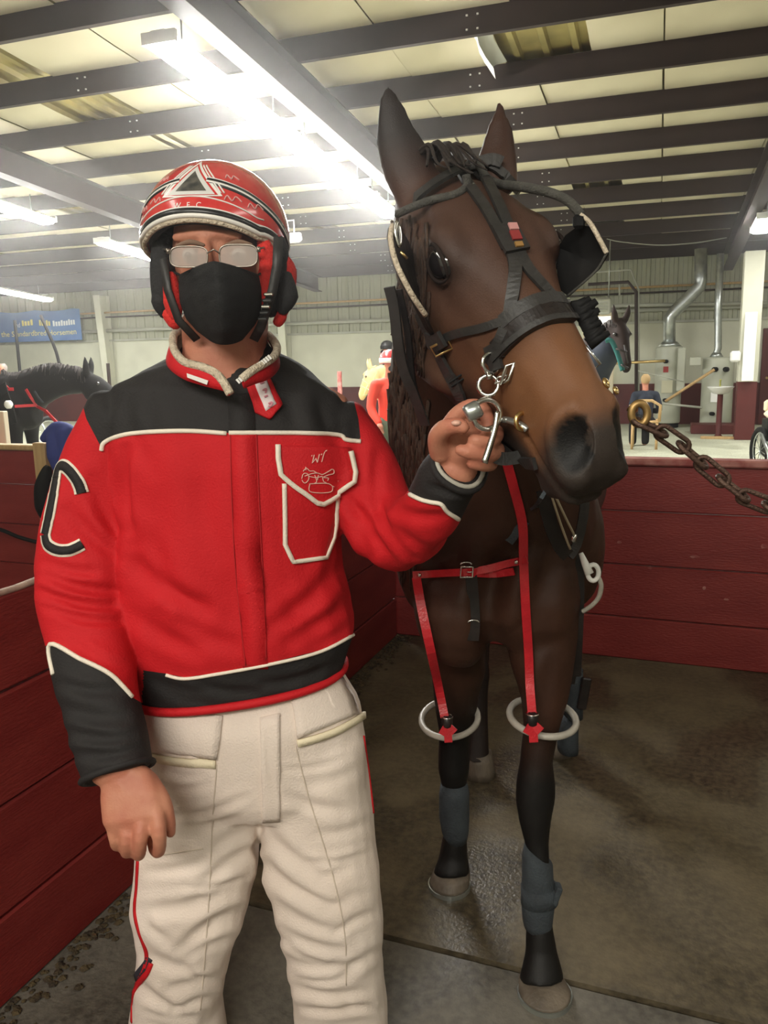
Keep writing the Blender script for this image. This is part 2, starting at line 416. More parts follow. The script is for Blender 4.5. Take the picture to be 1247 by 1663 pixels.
pl = partition('dark red board partition running along the left side of the stall', -1.495, 1.45, 5.1, math.radians(90), cap=False)
g = G(); g.tube([(-2.55 + .1 * k, -.014 + .002 * math.sin(k * 2.1), .993 + .004 * math.sin(k * 1.7)) for k in range(52)], .009, 6)
piece('worn_edge', g.mesh('worn_edge', mat('worn_wood', (.50, .38, .30), .8, var=(.3, .2, .16), scale=30), True), pl)
pn = partition('red board partition of the neighbouring stall at the left edge, with a raw wood post', -4.2, 4.045, 5.3, 0, capmat='raw_wood')
g = G(); g.box((.33, -.055, .52), (.095, .045, 1.04), bev=.004); piece('post', g.mesh('post', M['raw_wood']), pn)
# litter gathered along the foot of the left partition
g = G()
for k in range(900):
    y = rnd.uniform(.3, 4.0); d = abs(rnd.gauss(0, .045)); x = -1.465 + d; r = rnd.uniform(.004, .014)
    g.lathe([(r * .5, 0), (r, r * .35), (r * .5, r * .8)], (x, y, 0), 5, Matrix.Rotation(rnd.random() * 3, 3, 'Z'))
o = setting('trim_1', None, YAWS); o2 = bpart('floor_litter', g, M['debris'], o); o2['kind'] = 'stuff'

# thin haze hanging in the hall, added for its pale veil and lamp glow
hz = setting('trim_2'); g = G(); g.box((-7, 8, 2.75), (30.4, 21.9, 5.4)); hm_ = bpy.data.materials.new('haze'); hm_.use_nodes = True
nt = hm_.node_tree; nt.nodes.remove(nt.nodes['Principled BSDF']); vs_ = nt.nodes.new('ShaderNodeVolumeScatter'); vs_.inputs['Density'].default_value = .0055; vs_.inputs['Anisotropy'].default_value = .9; vs_.inputs['Color'].default_value = (1, .975, .93, 1)
nt.links.new(vs_.outputs[0], nt.nodes['Material Output'].inputs['Volume']); o = bpart('glow_haze', g, hm_, hz); o['kind'] = 'stuff'
# ================================================================== organic modelling helpers
def ring(L, R, t, n=20, axis=None, p=2.3, back=None):
    """closed section through the edge points L and R, half thickness t in front and back (default t) behind"""
    L, R = Vector(L), Vector(R); c = (L + R) / 2; a = (R - L) / 2
    ax = Vector(axis).normalized()
    b = a.cross(ax).normalized()
    if b.y > 0: b = -b
    pts = []
    for k in range(n):
        th = 2 * math.pi * k / n; ca, sa = math.cos(th), math.sin(th)
        x = math.copysign(abs(ca) ** (2 / p), ca); y = math.copysign(abs(sa) ** (2 / p), sa)
        pts.append(c + a * x + b * (t if y > 0 else (back or t)) * y)
    return pts
def limb(st, n=20, p=2.3, caps=1, shrink=1.0):
    """st rows: (xl, yl, xr, yr, Y, t[, back]) in photo pixels at distance Y; returns a lofted closed G"""
    Ls = [at(s[0], s[1], s[4]) for s in st]; Rs = [at(s[2], s[3], s[4]) for s in st]; Cs = [(a + b) / 2 for a, b in zip(Ls, Rs)]
    if shrink != 1.0:
        Ls = [c + (l - c) * shrink for l, c in zip(Ls, Cs)]; Rs = [c + (r - c) * shrink for r, c in zip(Rs, Cs)]
    rings = []
    for i, s in enumerate(st):
        ax = Cs[min(i + 1, len(st) - 1)] - Cs[max(i - 1, 0)]
        rings.append(ring(Ls[i], Rs[i], s[5] * shrink, n, ax, p, (s[6] * shrink if len(s) > 6 else None)))
    g = G()
    # rounded ends
    def cap(r, c, d):
        out = []
        for f, h in ((.82, .35), (.5, .62), (.15, .75)):
            rr = sum(((q - c).length for q in r), 0) / len(r)
            out.append([c + (q - c) * f + d * rr * h * .7 for q in r])
        return out
    if caps:
        d0 = (Cs[0] - Cs[1]).normalized(); d1 = (Cs[-1] - Cs[-2]).normalized()
        if caps & 1: rings = cap(rings[0], Cs[0], d0)[::-1] + rings
        if caps & 2: rings = rings + cap(rings[-1], Cs[-1], d1)
    g.loft(rings); g.centers = Cs
    return g
def chain(pts, rs, n=12, sub=3):
    """smooth tapered tube through joints with rounded ends (fingers, branches of a body)"""
    P = [Vector(p) for p in pts]; Q = []; S = []
    for i in range(len(P) - 1):
        p0 = P[max(i - 1, 0)]; p1 = P[i]; p2 = P[i + 1]; p3 = P[min(i + 2, len(P) - 1)]
        for k in range(sub):
            t = k / sub
            Q.append(.5 * ((2 * p1) + (p2 - p0) * t + (2 * p0 - 5 * p1 + 4 * p2 - p3) * t * t + (3 * p1 - p0 - 3 * p2 + p3) * t ** 3)); S.append(rs[i] + (rs[i + 1] - rs[i]) * t)
    Q.append(P[-1]); S.append(rs[-1])
    d0 = (Q[0] - Q[1]).normalized(); d1 = (Q[-1] - Q[-2]).normalized()
    Q = [Q[0] + d0 * S[0] * .9, Q[0] + d0 * S[0] * .6] + Q + [Q[-1] + d1 * S[-1] * .6, Q[-1] + d1 * S[-1] * .9]
    S = [S[0] * .4, S[0] * .8] + S + [S[-1] * .8, S[-1] * .4]
    g = G(); g.tube(Q, S, n); return g
def ball(c, r, R=None, n=16):
    """ellipsoid, r = (rx, ry, rz)"""
    R = R or Matrix.Identity(3); c = Vector(c); g = G(); rings = []
    m = n // 2
    for i in range(1, m):
        e = -math.pi / 2 + math.pi * i / m
        rings.append([c + R @ Vector((r[0] * math.cos(e) * math.cos(2 * math.pi * j / n), r[1] * math.cos(e) * math.sin(2 * math.pi * j / n), r[2] * math.sin(e))) for j in range(n)])
    g.loft(rings); return g
def np_mesh(name, V, Fs, mats, smooth=True):
    me = bpy.data.meshes.new(name); me.from_pydata([tuple(v) for v in V], [], [tuple(f) for f in Fs])
    for m in mats: me.materials.append(m)
    me.polygons.foreach_set('use_smooth', [smooth] * len(me.polygons)); me.update(); return me
def smooth_np(V, E, it, lam=.5):
    V = V.copy(); n = len(V); deg = np.bincount(E.ravel(), minlength=n).astype(float); deg[deg == 0] = 1
    for _ in range(it):
        S = np.zeros_like(V)
        for k in range(3): S[:, k] = np.bincount(E[:, 0], V[E[:, 1], k], n) + np.bincount(E[:, 1], V[E[:, 0], k], n)
        V += lam * (S / deg[:, None] - V)
    return V
def fuse(gs, voxel, it=3, name='fused'):
    """join closed shapes into one continuous skin; returns (verts Nx3, faces, edges)"""
    g = G()
    for q in gs: g.add(q.v, q.f)
    me = g.mesh(name, M['black']); fix(me)
    o = bpy.data.objects.new(name, me); C.objects.link(o)
    md = o.modifiers.new('r', 'REMESH'); md.mode = 'VOXEL'; md.voxel_size = voxel; md.adaptivity = 0
    dg = bpy.context.evaluated_depsgraph_get(); ev = o.evaluated_get(dg); m2 = ev.to_mesh()
    n = len(m2.vertices); V = np.empty(n * 3); m2.vertices.foreach_get('co', V); V = V.reshape(-1, 3)
    Fs = [tuple(p.vertices) for p in m2.polygons]
    E = np.empty(len(m2.edges) * 2, dtype=np.int64); m2.edges.foreach_get('vertices', E); E = E.reshape(-1, 2)
    ev.to_mesh_clear(); bpy.data.objects.remove(o); bpy.data.meshes.remove(me)
    V = smooth_np(V, E, it)
    return V, Fs, E
def normals_np(V, Fs):
    N = np.zeros_like(V); A = np.array([f[:4] if len(f) >= 4 else (*f, f[0]) for f in Fs])
    n = np.cross(V[A[:, 2]] - V[A[:, 0]], V[A[:, 3]] - V[A[:, 1]])
    for k in range(4): np.add.at(N, A[:, k], n)
    return N / (np.linalg.norm(N, axis=1)[:, None] + 1e-12)
def to_px(V):
    P = V - np.array([0, 0, H]); cp, sp = math.cos(PITCH), math.sin(PITCH)
    D = P[:, 1] * cp - P[:, 2] * sp; up = P[:, 1] * sp + P[:, 2] * cp; u, v = P[:, 0] / D, up / D
    c, s = math.cos(ROLL), math.sin(ROLL); u, v = u * c - v * s, u * s + v * c
    return CX + F * u, CY - F * v
def folds(V, Fs, items, front=True):
    """press creases into cloth: items (x0, y0, x1, y1, width px, depth m); negative depth raises a ridge"""
    N = normals_np(V, Fs); X, Y = to_px(V); d = np.zeros(len(V)); w8 = np.clip(-N[:, 1] * 3 + .3, 0, 1) if front else 1.0
    for (x0, y0, x1, y1, w, dep) in items:
        dx, dy = x1 - x0, y1 - y0; L2 = dx * dx + dy * dy; L = math.sqrt(L2)
        t = ((X - x0) * dx + (Y - y0) * dy) / L2; tt = np.clip(t, 0, 1)
        bend = .06 * L * np.sin(np.pi * tt)
        px, py = x0 + tt * dx - bend * dy / L, y0 + tt * dy + bend * dx / L
        r = np.hypot(X - px, Y - py); prof = np.exp(-(r / w) ** 2) - .55 * np.exp(-((r - 1.7 * w) / w) ** 2)
        d += -dep * prof * np.sin(np.pi * np.clip(tt * .84 + .08, 0, 1)) ** .6
    return V + N * (d * w8)[:, None]
def wobble(V, Fs, amp, freq, seed=1):
    N = normals_np(V, Fs); r = np.random.RandomState(seed); d = np.zeros(len(V))
    for k in range(9):
        q = r.normal(size=3) * freq; d += np.sin(V @ q + r.rand() * 6.28)
    return V + N * (d * amp / 3)[:, None]
def bvh(V, Fs): return BVHTree.FromPolygons([Vector(v) for v in V], Fs)
CAMP = Vector((0, 0, H))
def hit(b, px, py):
    d = ray(px, py).normalized(); r = b.ray_cast(CAMP, d)
    if r[0] is None:
        # just off the edge: nearest surface point
        best = b.find_nearest(CAMP + d * 1.5); return best[0], best[1]
    n = r[1]
    if n.dot(d) > 0: n = -n
    return r[0], n
def miss(b, px, py): return b.ray_cast(CAMP, ray(px, py).normalized())[0] is None
def dense(pts, step=8.0):
    out = []
    for i in range(len(pts) - 1):
        a, b = pts[i], pts[i + 1]; L = math.dist(a[:2], b[:2]); k = max(1, int(L / step))
        for j in range(k):
            t = j / k; out.append(tuple(a[m] + (b[m] - a[m]) * t for m in range(len(a))))
    out.append(pts[-1]); return out
def spline(pts, sub=6):
    P = [np.array(p, float) for p in pts]; Q = []
    for i in range(len(P) - 1):
        p0 = P[max(i - 1, 0)]; p1 = P[i]; p2 = P[i + 1]; p3 = P[min(i + 2, len(P) - 1)]
        for k in range(sub):
            t = k / sub; Q.append(tuple(.5 * ((2 * p1) + (p2 - p0) * t + (2 * p0 - 5 * p1 + 4 * p2 - p3) * t * t + (3 * p1 - p0 - 3 * p2 + p3) * t ** 3)))
    Q.append(tuple(P[-1])); return Q
def on_cloth(b, pts, w, t, lift=.0, curve=True, step=8.0, jump=.05):
    """strip w wide and t thick lying on the surface b, following photo pixel points"""
    pp = dense(spline(pts) if curve and len(pts) > 2 else pts, step); P = []; Ns = []
    for q in pp:
        p, n = hit(b, q[0], q[1])
        if P and (p - P[-1]).length > jump: continue
        P.append(p + n * lift); Ns.append(n)
    g = G(); g.strap(P, Ns, w, t); return g
def cord_on(b, pts, r, lift=0.0, curve=True, step=8.0):
    pp = dense(spline(pts) if curve and len(pts) > 2 else pts, step); P = []
    for q in pp:
        if miss(b, q[0], q[1]): continue
        p, n = hit(b, q[0], q[1])
        if P and (p - P[-1]).length > .06: continue
        P.append(p + n * lift)
    g = G(); g.tube(P, r, 8); return g
def patch_on(b, rows, nc=10, lift=.003, sub=4):
    """cloth patch on surface b: rows of (xl, yl, xr, yr) in photo pixels"""
    R = dense([tuple(r) for r in rows], 1e9); rr = []
    for i in range(len(rows) - 1):
        for k in range(sub):
            t = k / sub; rr.append([a + (c - a) * t for a, c in zip(rows[i], rows[i + 1])])
    rr.append(rows[-1]); g = G(); T = []; Bm = []
    for r in rr:
        for j in range(nc + 1):
            u = j / nc; p, n = hit(b, r[0] + (r[2] - r[0]) * u, r[1] + (r[3] - r[1]) * u); T.append(p + n * lift); Bm.append(p - n * .002)
    nr = len(rr); w = nc + 1; fs = []
    for i in range(nr - 1):
        for j in range(nc):
            a = i * w + j; fs.append((a, a + 1, a + w + 1, a + w))
    off = nr * w; fb = [tuple(k + off for k in f[::-1]) for f in fs]
    edge = [j for j in range(w)] + [i * w + nc for i in range(1, nr)] + [(nr - 1) * w + j for j in range(nc - 1, -1, -1)] + [i * w for i in range(nr - 2, 0, -1)]
    side = [(edge[k], edge[(k + 1) % len(edge)], edge[(k + 1) % len(edge)] + off, edge[k] + off) for k in range(len(edge))]
    g.add(T + Bm, fs + fb + side); return g
def text_mesh(body, size=1.0, font_shear=0.0):
    cu = bpy.data.curves.new('lettering', 'FONT'); cu.body = body; cu.size = size; cu.align_x = 'CENTER'; cu.align_y = 'CENTER'; cu.shear = font_shear; cu.resolution_u = 3
    o = bpy.data.objects.new('lettering', cu); C.objects.link(o)
    dg = bpy.context.evaluated_depsgraph_get(); me = o.evaluated_get(dg).to_mesh()
    vs = [tuple(v.co) for v in me.vertices]; fs = [tuple(p.vertices) for p in me.polygons]
    o.evaluated_get(dg).to_mesh_clear(); bpy.data.objects.remove(o); return vs, fs
def pt_seg_inside(px, py, poly):
    """signed distance to a polygon (positive inside), arrays px, py"""
    ins = np.zeros(len(px), bool); dm = np.full(len(px), 1e9); n = len(poly)
    for i in range(n):
        x0, y0 = poly[i]; x1, y1 = poly[(i + 1) % n]
        cond = ((y0 > py) != (y1 > py)) & (px < (x1 - x0) * (py - y0) / ((y1 - y0) or 1e-9) + x0); ins ^= cond
        L2 = (x1 - x0) ** 2 + (y1 - y0) ** 2; t = np.clip(((px - x0) * (x1 - x0) + (py - y0) * (y1 - y0)) / L2, 0, 1)
        dm = np.minimum(dm, np.hypot(px - x0 - t * (x1 - x0), py - y0 - t * (y1 - y0)))
    return np.where(ins, dm, -dm)
def set_float(me, name, arr):
    a = me.attributes.new(name, 'FLOAT', 'POINT'); a.data.foreach_set('value', np.asarray(arr, dtype=np.float32))
def set_col(me, name, arr):
    a = me.attributes.new(name, 'FLOAT_COLOR', 'POINT'); c = np.ones((len(arr), 4), np.float32); c[:, :3] = arr; a.data.foreach_set('color', c.ravel())
def two_cloth(name, ca, cb, attr, rough=.75, bump=.35, scale=60, sheen=.0):
    """cloth in two colours, split where the float attribute crosses zero"""
    m = mat(name, ca, rough, bump=bump, bscale=scale, spec=.3, sheen=sheen); nt = m.node_tree; N = nt.nodes; L = nt.links; b = N['Principled BSDF']
    a = N.new('ShaderNodeAttribute'); a.attribute_name = attr; gt = N.new('ShaderNodeMath'); gt.operation = 'GREATER_THAN'; gt.inputs[1].default_value = 0
    L.new(a.outputs['Fac'], gt.inputs[0]); mx = N.new('ShaderNodeMix'); mx.data_type = 'RGBA'; L.new(gt.outputs[0], mx.inputs['Factor'])
    mx.inputs['A'].default_value = (*ca, 1); mx.inputs['B'].default_value = (*cb, 1); L.new(mx.outputs['Result'], b.inputs['Base Color']); return m
# ================================================================== THE DRIVER
RED = (.52, .0085, .014); BLK = (.020, .018, .018); CREAM = (.80, .72, .60)
M['skin'] = mat('skin', (.52, .225, .14), .55, var=(.46, .165, .105), scale=22, bump=.12, bscale=260, spec=.4)
M['jacket'] = two_cloth('jacket', RED, BLK, 'yoke', scale=240, bump=.2)
M['red_cloth'] = mat('red_cloth', RED, .7, bump=.2, bscale=240, spec=.3)
M['red_thread'] = mat('red_thread', (.42, .008, .012), .8)
M['black_cloth'] = mat('black_cloth', BLK, .75, bump=.2, bscale=240, spec=.3)
M['piping'] = mat('piping', (.82, .74, .62), .7, bump=.2, bscale=300)
M['fleece'] = mat('fleece', (.70, .60, .46), .95, var=(.55, .46, .34), scale=90, bump=.8, bscale=180)
M['white_pants'] = mat('white_pants', (.78, .675, .60), .75, var=(.73, .62, .54), scale=5, bump=.25, bscale=260, spec=.25)
M['cream_strip'] = mat('cream_strip', (.80, .70, .50), .7, bump=.2, bscale=200)
M['mask'] = mat('mask', (.016, .016, .0165), .85, var=(.022, .022, .022), scale=30, bump=.3, bscale=420, spec=.2)
M['helmet_red'] = mat('helmet_red', (.55, .020, .022), .22, var=(.60, .045, .04), scale=40, spec=.6, coat=.6)
M['helmet_white'] = mat('helmet_white', (.78, .76, .72), .3, spec=.6)
M['helmet_black'] = mat('helmet_black', (.014, .014, .015), .3, spec=.6)
M['pad_red'] = mat('pad_red', (.62, .022, .016), .9, bump=.5, bscale=200)
M['pad_black'] = mat('pad_black', (.012, .012, .013), .8, bump=.3, bscale=200)
M['lens'] = bpy.data.materials.new('lens'); M['lens'].use_nodes = True
_p = M['lens'].node_tree.nodes['Principled BSDF']; _p.inputs['Base Color'].default_value = (.48, .41, .37, 1); _p.inputs['Roughness'].default_value = .25; _p.inputs['Alpha'].default_value = .5
M['wire'] = mat('wire', (.35, .31, .27), .3, .9)
person = thing('person', 'person in red and black jacket, red helmet and black face mask, holding a bay horse', 'person', (-.28, 1.5, 0))

TORSO = [(283, 580, 450, 580, 1.53, .085, .075), (232, 600, 505, 606, 1.54, .085), (186, 628, 552, 640, 1.54, .105), (176, 680, 580, 690, 1.535, .125), (186, 755, 572, 755, 1.53, .137), (196, 840, 556, 838, 1.53, .14),
         (192, 925, 556, 915, 1.53, .142), (189, 1000, 570, 975, 1.53, .145), (200, 1050, 577, 1015, 1.53, .145), (214, 1082, 574, 1035, 1.53, .137), (219, 1105, 566, 1058, 1.53, .132), (224, 1128, 558, 1080, 1.53, .130)]
RARM = [(150, 640, 240, 715, 1.54, .07), (112, 712, 222, 752, 1.535, .072), (86, 778, 212, 800, 1.525, .07), (72, 845, 209, 850, 1.51, .068), (62, 920, 204, 908, 1.49, .066), (62, 985, 197, 975, 1.465, .066), (80, 1060, 210, 1050, 1.42, .064),
        (97, 1130, 219, 1108, 1.375, .06), (118, 1205, 232, 1172, 1.33, .055), (140, 1276, 244, 1238, 1.29, .05)]
LARM = [(515, 735, 585, 655, 1.54, .07), (540, 795, 618, 700, 1.535, .072), (556, 858, 648, 760, 1.52, .07), (585, 905, 664, 800, 1.49, .068), (640, 928, 668, 806, 1.45, .066), (700, 908, 664, 800, 1.40, .062), (742, 856, 668, 788, 1.345, .058), (766, 815, 688, 750, 1.30, .053), (786, 776, 708, 730, 1.265, .048)]
HIPS = [(245, 1080, 545, 1040, 1.53, .110), (237, 1118, 550, 1080, 1.53, .116), (222, 1162, 586, 1142, 1.53, .13), (221, 1215, 592, 1200, 1.53, .13), (221, 1270, 600, 1262, 1.53, .122), (224, 1300, 604, 1295, 1.53, .10)]
RLEG = [(226, 1200, 420, 1210, 1.53, .11), (222, 1270, 428, 1275, 1.525, .105), (221, 1340, 425, 1345, 1.52, .1), (221, 1400, 416, 1415, 1.51, .098), (217, 1465, 400, 1480, 1.51, .095), (226, 1525, 380, 1540, 1.52, .088), (226, 1575, 366, 1582, 1.53, .082), (213, 1622, 359, 1625, 1.55, .082), (212, 1660, 366, 1663, 1.56, .082), (212, 1690, 368, 1692, 1.565, .082)]
LLEG = [(405, 1205, 592, 1190, 1.53, .11), (424, 1272, 600, 1262, 1.525, .105), (427, 1340, 608, 1330, 1.52, .1), (432, 1418, 618, 1408, 1.51, .098), (450, 1482, 623, 1478, 1.51, .095), (464, 1542, 622, 1540, 1.52, .088), (474, 1600, 625, 1600, 1.535, .084), (480, 1660, 631, 1660, 1.55, .084), (482, 1690, 633, 1690, 1.555, .084)]

# ---- body: one continuous skin (head, neck, trunk, arms, hands, legs)
def P_(l): return [at(*q) for q in l]
hc = at(352, 425, 1.47)
head = [ball(hc + Vector((0, .01, .015)), (.077, .098, .118)), ball(hc + Vector((.002, -.012, -.055)), (.062, .08, .075)), ball(at(360, 525, 1.40), (.034, .03, .026)),
        chain([hc + Vector((-.001, -.086, .022)), hc + Vector((.001, -.105, -.012)), hc + Vector((.002, -.112, -.032))], [.010, .013, .016]),
        chain([hc + Vector((-.05, -.070, .032)), hc + Vector((0, -.084, .034)), hc + Vector((.05, -.070, .032))], [.009, .009, .009]),
        ball(hc + Vector((-.079, .012, -.012)), (.010, .02, .032)), ball(hc + Vector((.079, .012, -.012)), (.010, .02, .032))]
neck = [limb([(296, 520, 436, 520, 1.52, .066), (298, 570, 432, 570, 1.51, .062), (290, 620, 440, 622, 1.515, .066)], caps=3)]
trunk = [limb(TORSO[3:], shrink=.80, caps=3), chain([at(210, 665, 1.54), at(368, 645, 1.54), at(530, 672, 1.54)], [.05, .075, .05]), limb(RARM, shrink=.72, caps=3), limb(LARM, shrink=.72, caps=3), limb(HIPS[:4], shrink=.82, caps=3), limb(RLEG, shrink=.72, caps=3), limb(LLEG, shrink=.72, caps=3)]
# right hand, hanging loosely curled (back of the hand to the front)
hr = [chain(P_([(192, 1245, 1.31), (205, 1275, 1.28)]), [.031, .031]),
      limb([(167, 1268, 246, 1250, 1.285, .022), (164, 1300, 262, 1285, 1.265, .022), (167, 1335, 270, 1318, 1.25, .020), (176, 1352, 272, 1336, 1.25, .016)], caps=3, p=2.8)]
hr += [chain(P_([(256, 1322, 1.245), (259, 1355, 1.232), (258, 1382, 1.25), (250, 1378, 1.285), (246, 1362, 1.29)]), [.0135, .0125, .0115, .0105, .009]),
       chain(P_([(231, 1332, 1.243), (228, 1362, 1.228), (226, 1387, 1.247), (222, 1383, 1.285), (222, 1365, 1.29)]), [.0135, .0125, .0115, .0105, .009]),
       chain(P_([(206, 1341, 1.246), (206, 1366, 1.235), (206, 1384, 1.255), (204, 1378, 1.287), (205, 1362, 1.29)]), [.013, .0118, .011, .010, .0085]),
       chain(P_([(183, 1342, 1.253), (186, 1362, 1.245), (189, 1374, 1.262), (190, 1366, 1.288)]), [.0118, .0105, .0095, .008]),
       chain(P_([(240, 1268, 1.285), (262, 1297, 1.265), (273, 1325, 1.258), (277, 1352, 1.262)]), [.018, .015, .0118, .0095])]
# left hand, closed on the bit ring: fingers come from behind and curl towards the viewer, thumb above
hl = [chain(P_([(722, 772, 1.30), (736, 748, 1.275)]), [.031, .029]),
      limb([(748, 768, 706, 735, 1.275, .024), (765, 752, 706, 712, 1.262, .026), (785, 735, 714, 690, 1.255, .024), (795, 715, 735, 670, 1.255, .018)], caps=3, p=2.6),
      chain(P_([(722, 705, 1.252), (740, 676, 1.245), (764, 660, 1.235), (784, 664, 1.225), (792, 684, 1.208), (791, 699, 1.203)]), [.015, .0135, .0125, .0115, .0105, .0095]),
      chain(P_([(785, 690, 1.262), (806, 702, 1.235), (798, 716, 1.205), (776, 716, 1.194), (768, 714, 1.196)]), [.013, .0125, .0115, .0105, .0095]),
      chain(P_([(782, 712, 1.262), (808, 730, 1.24), (796, 738, 1.208), (765, 735, 1.194), (748, 731, 1.194)]), [.013, .0125, .0118, .011, .0098]),
      chain(P_([(775, 738, 1.262), (798, 752, 1.245), (788, 756, 1.215), (766, 753, 1.203)]), [.012, .011, .0105, .009]),
      chain(P_([(716, 735, 1.25), (711, 712, 1.228), (722, 696, 1.205), (741, 691, 1.190), (752, 694, 1.184)]), [.019, .0165, .0145, .0125, .0105])]
BV, BF, BE = fuse(head + neck + trunk + hr + hl, .0034, 3, 'body')
body = link('body', np_mesh('body', BV, BF, [M['skin']]), person)
BB = bvh(BV, BF)
for (a, b_, c, d) in ((741, 687, .0058, .004), ):
    p, n = hit(BB, a, b_); obj('thumbnail', ball(p, (.0075, .0075, .0045)), mat('nail', (.72, .42, .33), .3), person, True)
# eyes behind the glasses
for ex in (308, 388):
    p = at(ex, 415, 1.376); obj('eye', ball(p, (.0125, .0125, .0125)), mat('eye_white', (.6, .55, .5), .3), person, True)
    o = obj('iris', ball(p + Vector((.0, -.0115, -.001)), (.0055, .002, .0055)), mat('iris', (.05, .06, .07), .2), C.objects['eye' if ex == 308 else 'eye.001'], True)
for (x0, x1) in ((288, 330), (366, 408)):
    g = chain(P_([(x0, 399, 1.366), ((x0 + x1) / 2, 393, 1.362), (x1, 398, 1.366)]), [.003, .0045, .003]); obj('eyebrow', g, mat('eyebrow', (.20, .12, .08), .9), person, True)

# ---- jacket
JV, JF, JE = fuse([limb(TORSO, caps=1), limb(RARM, caps=1), limb(LARM, caps=1)], .006, 4, 'jacket')
JV = folds(JV, JF, [
    (78, 935, 190, 960, 9, .009), (70, 960, 180, 985, 8, .009), (80, 985, 195, 1010, 8, .006), (75, 915, 150, 930, 9, .006), (110, 830, 200, 905, 12, .006), (150, 780, 205, 880, 12, .006), (120, 1045, 200, 1085, 9, .004),
    (100, 1110, 190, 1120, 9, .005), (105, 1150, 200, 1165, 10, .004), (115, 1190, 215, 1200, 9, .005), (125, 1225, 225, 1215, 9, .006),
    (205, 730, 212, 860, 9, .010), (215, 860, 240, 960, 14, .006), (225, 920, 330, 985, 14, .009), (240, 880, 330, 1000, 16, .006), (220, 1000, 320, 1055, 14, .006), (300, 1010, 380, 1050, 13, .005),
    (420, 900, 500, 1010, 18, .006), (440, 1020, 540, 930, 14, .008), (470, 1040, 560, 980, 13, .007), (500, 1050, 565, 1015, 10, .005), (330, 760, 350, 900, 20, .004), (420, 860, 440, 1000, 14, .004),
    (205, 660, 250, 760, 16, .005), (240, 640, 262, 730, 14, .004), (520, 640, 545, 720, 14, .006), (470, 640, 480, 690, 14, .004),
    (575, 790, 600, 900, 10, .008), (590, 830, 640, 910, 10, .009), (615, 830, 670, 905, 9, .008), (640, 850, 690, 890, 9, .006), (580, 700, 600, 830, 12, .006), (610, 740, 625, 850, 10, .006), (560, 800, 600, 850, 9, .006), (650, 830, 720, 840, 9, .005),
    (700, 790, 750, 800, 7, .005), (240, 1100, 330, 1125, 8, .004), (330, 1110, 420, 1125, 8, .004), (430, 1110, 540, 1080, 8, .005), (260, 1120, 340, 1140, 7, .003)])
JV = wobble(JV, JF, .0022, 26, 3)
jme = np_mesh('jacket', JV, JF, [M['jacket']])
X_, Y_ = to_px(JV)
yoke = pt_seg_inside(X_, Y_, [(262, 500), (200, 590), (128, 632), (140, 680), (165, 728), (180, 712), (215, 703), (300, 700), (370, 703), (480, 702), (550, 706), (586, 717), (582, 680), (572, 640), (520, 560), (460, 500)])
cuffR = pt_seg_inside(X_, Y_, [(40, 1060), (83, 1046), (130, 1070), (180, 1098), (214, 1132), (262, 1160), (300, 1330), (100, 1330)])
cuffR = np.where((X_ < 262) & (JV[:, 2] < 1.02) & (JV[:, 1] < 1.46), cuffR, -50)
cuffL = pt_seg_inside(X_, Y_, [(640, 730), (652, 792), (690, 812), (718, 818), (735, 838), (750, 846), (800, 840), (840, 760), (720, 700)])
cuffL = np.where((X_ > 645) & (JV[:, 1] < 1.42), cuffL, -50)
band = pt_seg_inside(X_, Y_, [(190, 1080), (215, 1086), (270, 1094), (300, 1100), (355, 1092), (440, 1076), (520, 1056), (576, 1030), (600, 1010), (600, 1300), (190, 1300)])
band = np.where((X_ > 208) | (JV[:, 1] > 1.50), band, -50); band = np.where((JV[:, 1] < 1.455) & (X_ < 232), -50, band)
set_float(jme, 'yoke', np.maximum.reduce([yoke, cuffR, cuffL, band]))
jacket = link('jacket', jme, person)
JB = bvh(JV, JF)
obj('piping', cord_on(JB, [(165, 732), (172, 717), (215, 704), (300, 700), (368, 704)], .0042, .001), M['piping'], jacket, True)
obj('piping', cord_on(JB, [(372, 703), (480, 703), (548, 706), (562, 714), (586, 717)], .0042, .001), M['piping'], jacket, True)
obj('piping', cord_on(JB, [(87, 1095), (82, 1046), (130, 1070), (180, 1096), (214, 1132)], .0042, .001), M['piping'], jacket, True)
obj('piping', cord_on(JB, [(666, 803), (684, 811), (700, 815), (716, 818), (726, 830), (744, 843)], .0038, .001), M['piping'], jacket, True)
obj('piping', cord_on(JB, [(270, 1096), (300, 1102), (355, 1094), (440, 1078), (520, 1058), (573, 1031)], .0034, .001), M['piping'], jacket, True)
# red bound hem
hem = [at((s[0] + s[2]) / 2, (s[1] + s[3]) / 2, s[4]) for s in TORSO[-1:]][0]
rg = ring(at(TORSO[-1][0] - 2, TORSO[-1][1], 1.53), at(TORSO[-1][2] + 2, TORSO[-1][3], 1.53), .134, 40, Vector((.12, 0, -1)))
obj('hem', G().tube([p + Vector((0, 0, .001)) for p in rg], .0085, 8, closed=True), M['red_cloth'], jacket, True)
for st, nm in ((RARM[-1], 'cuff_edge'), (LARM[-1], 'cuff_edge')):
    pr = RARM[-2] if st is RARM[-1] else LARM[-2]
    ax = at((st[0] + st[2]) / 2, (st[1] + st[3]) / 2, st[4]) - at((pr[0] + pr[2]) / 2, (pr[1] + pr[3]) / 2, pr[4])
    rg = ring(at(st[0], st[1], st[4]), at(st[2], st[3], st[4]), st[5], 28, ax)
    obj(nm, G().tube([p - ax.normalized() * .004 for p in rg], .006, 8, closed=True), M['black_cloth'], jacket, True)
    if st is LARM[-1]:
        cc = sum(rg, Vector()) / len(rg); obj('cuff_lining', G().tube([cc + (p - cc) * .9 + ax.normalized() * .001 for p in rg], .004, 8, closed=True), mat('lining', (.42, .40, .34), .8), jacket, True)
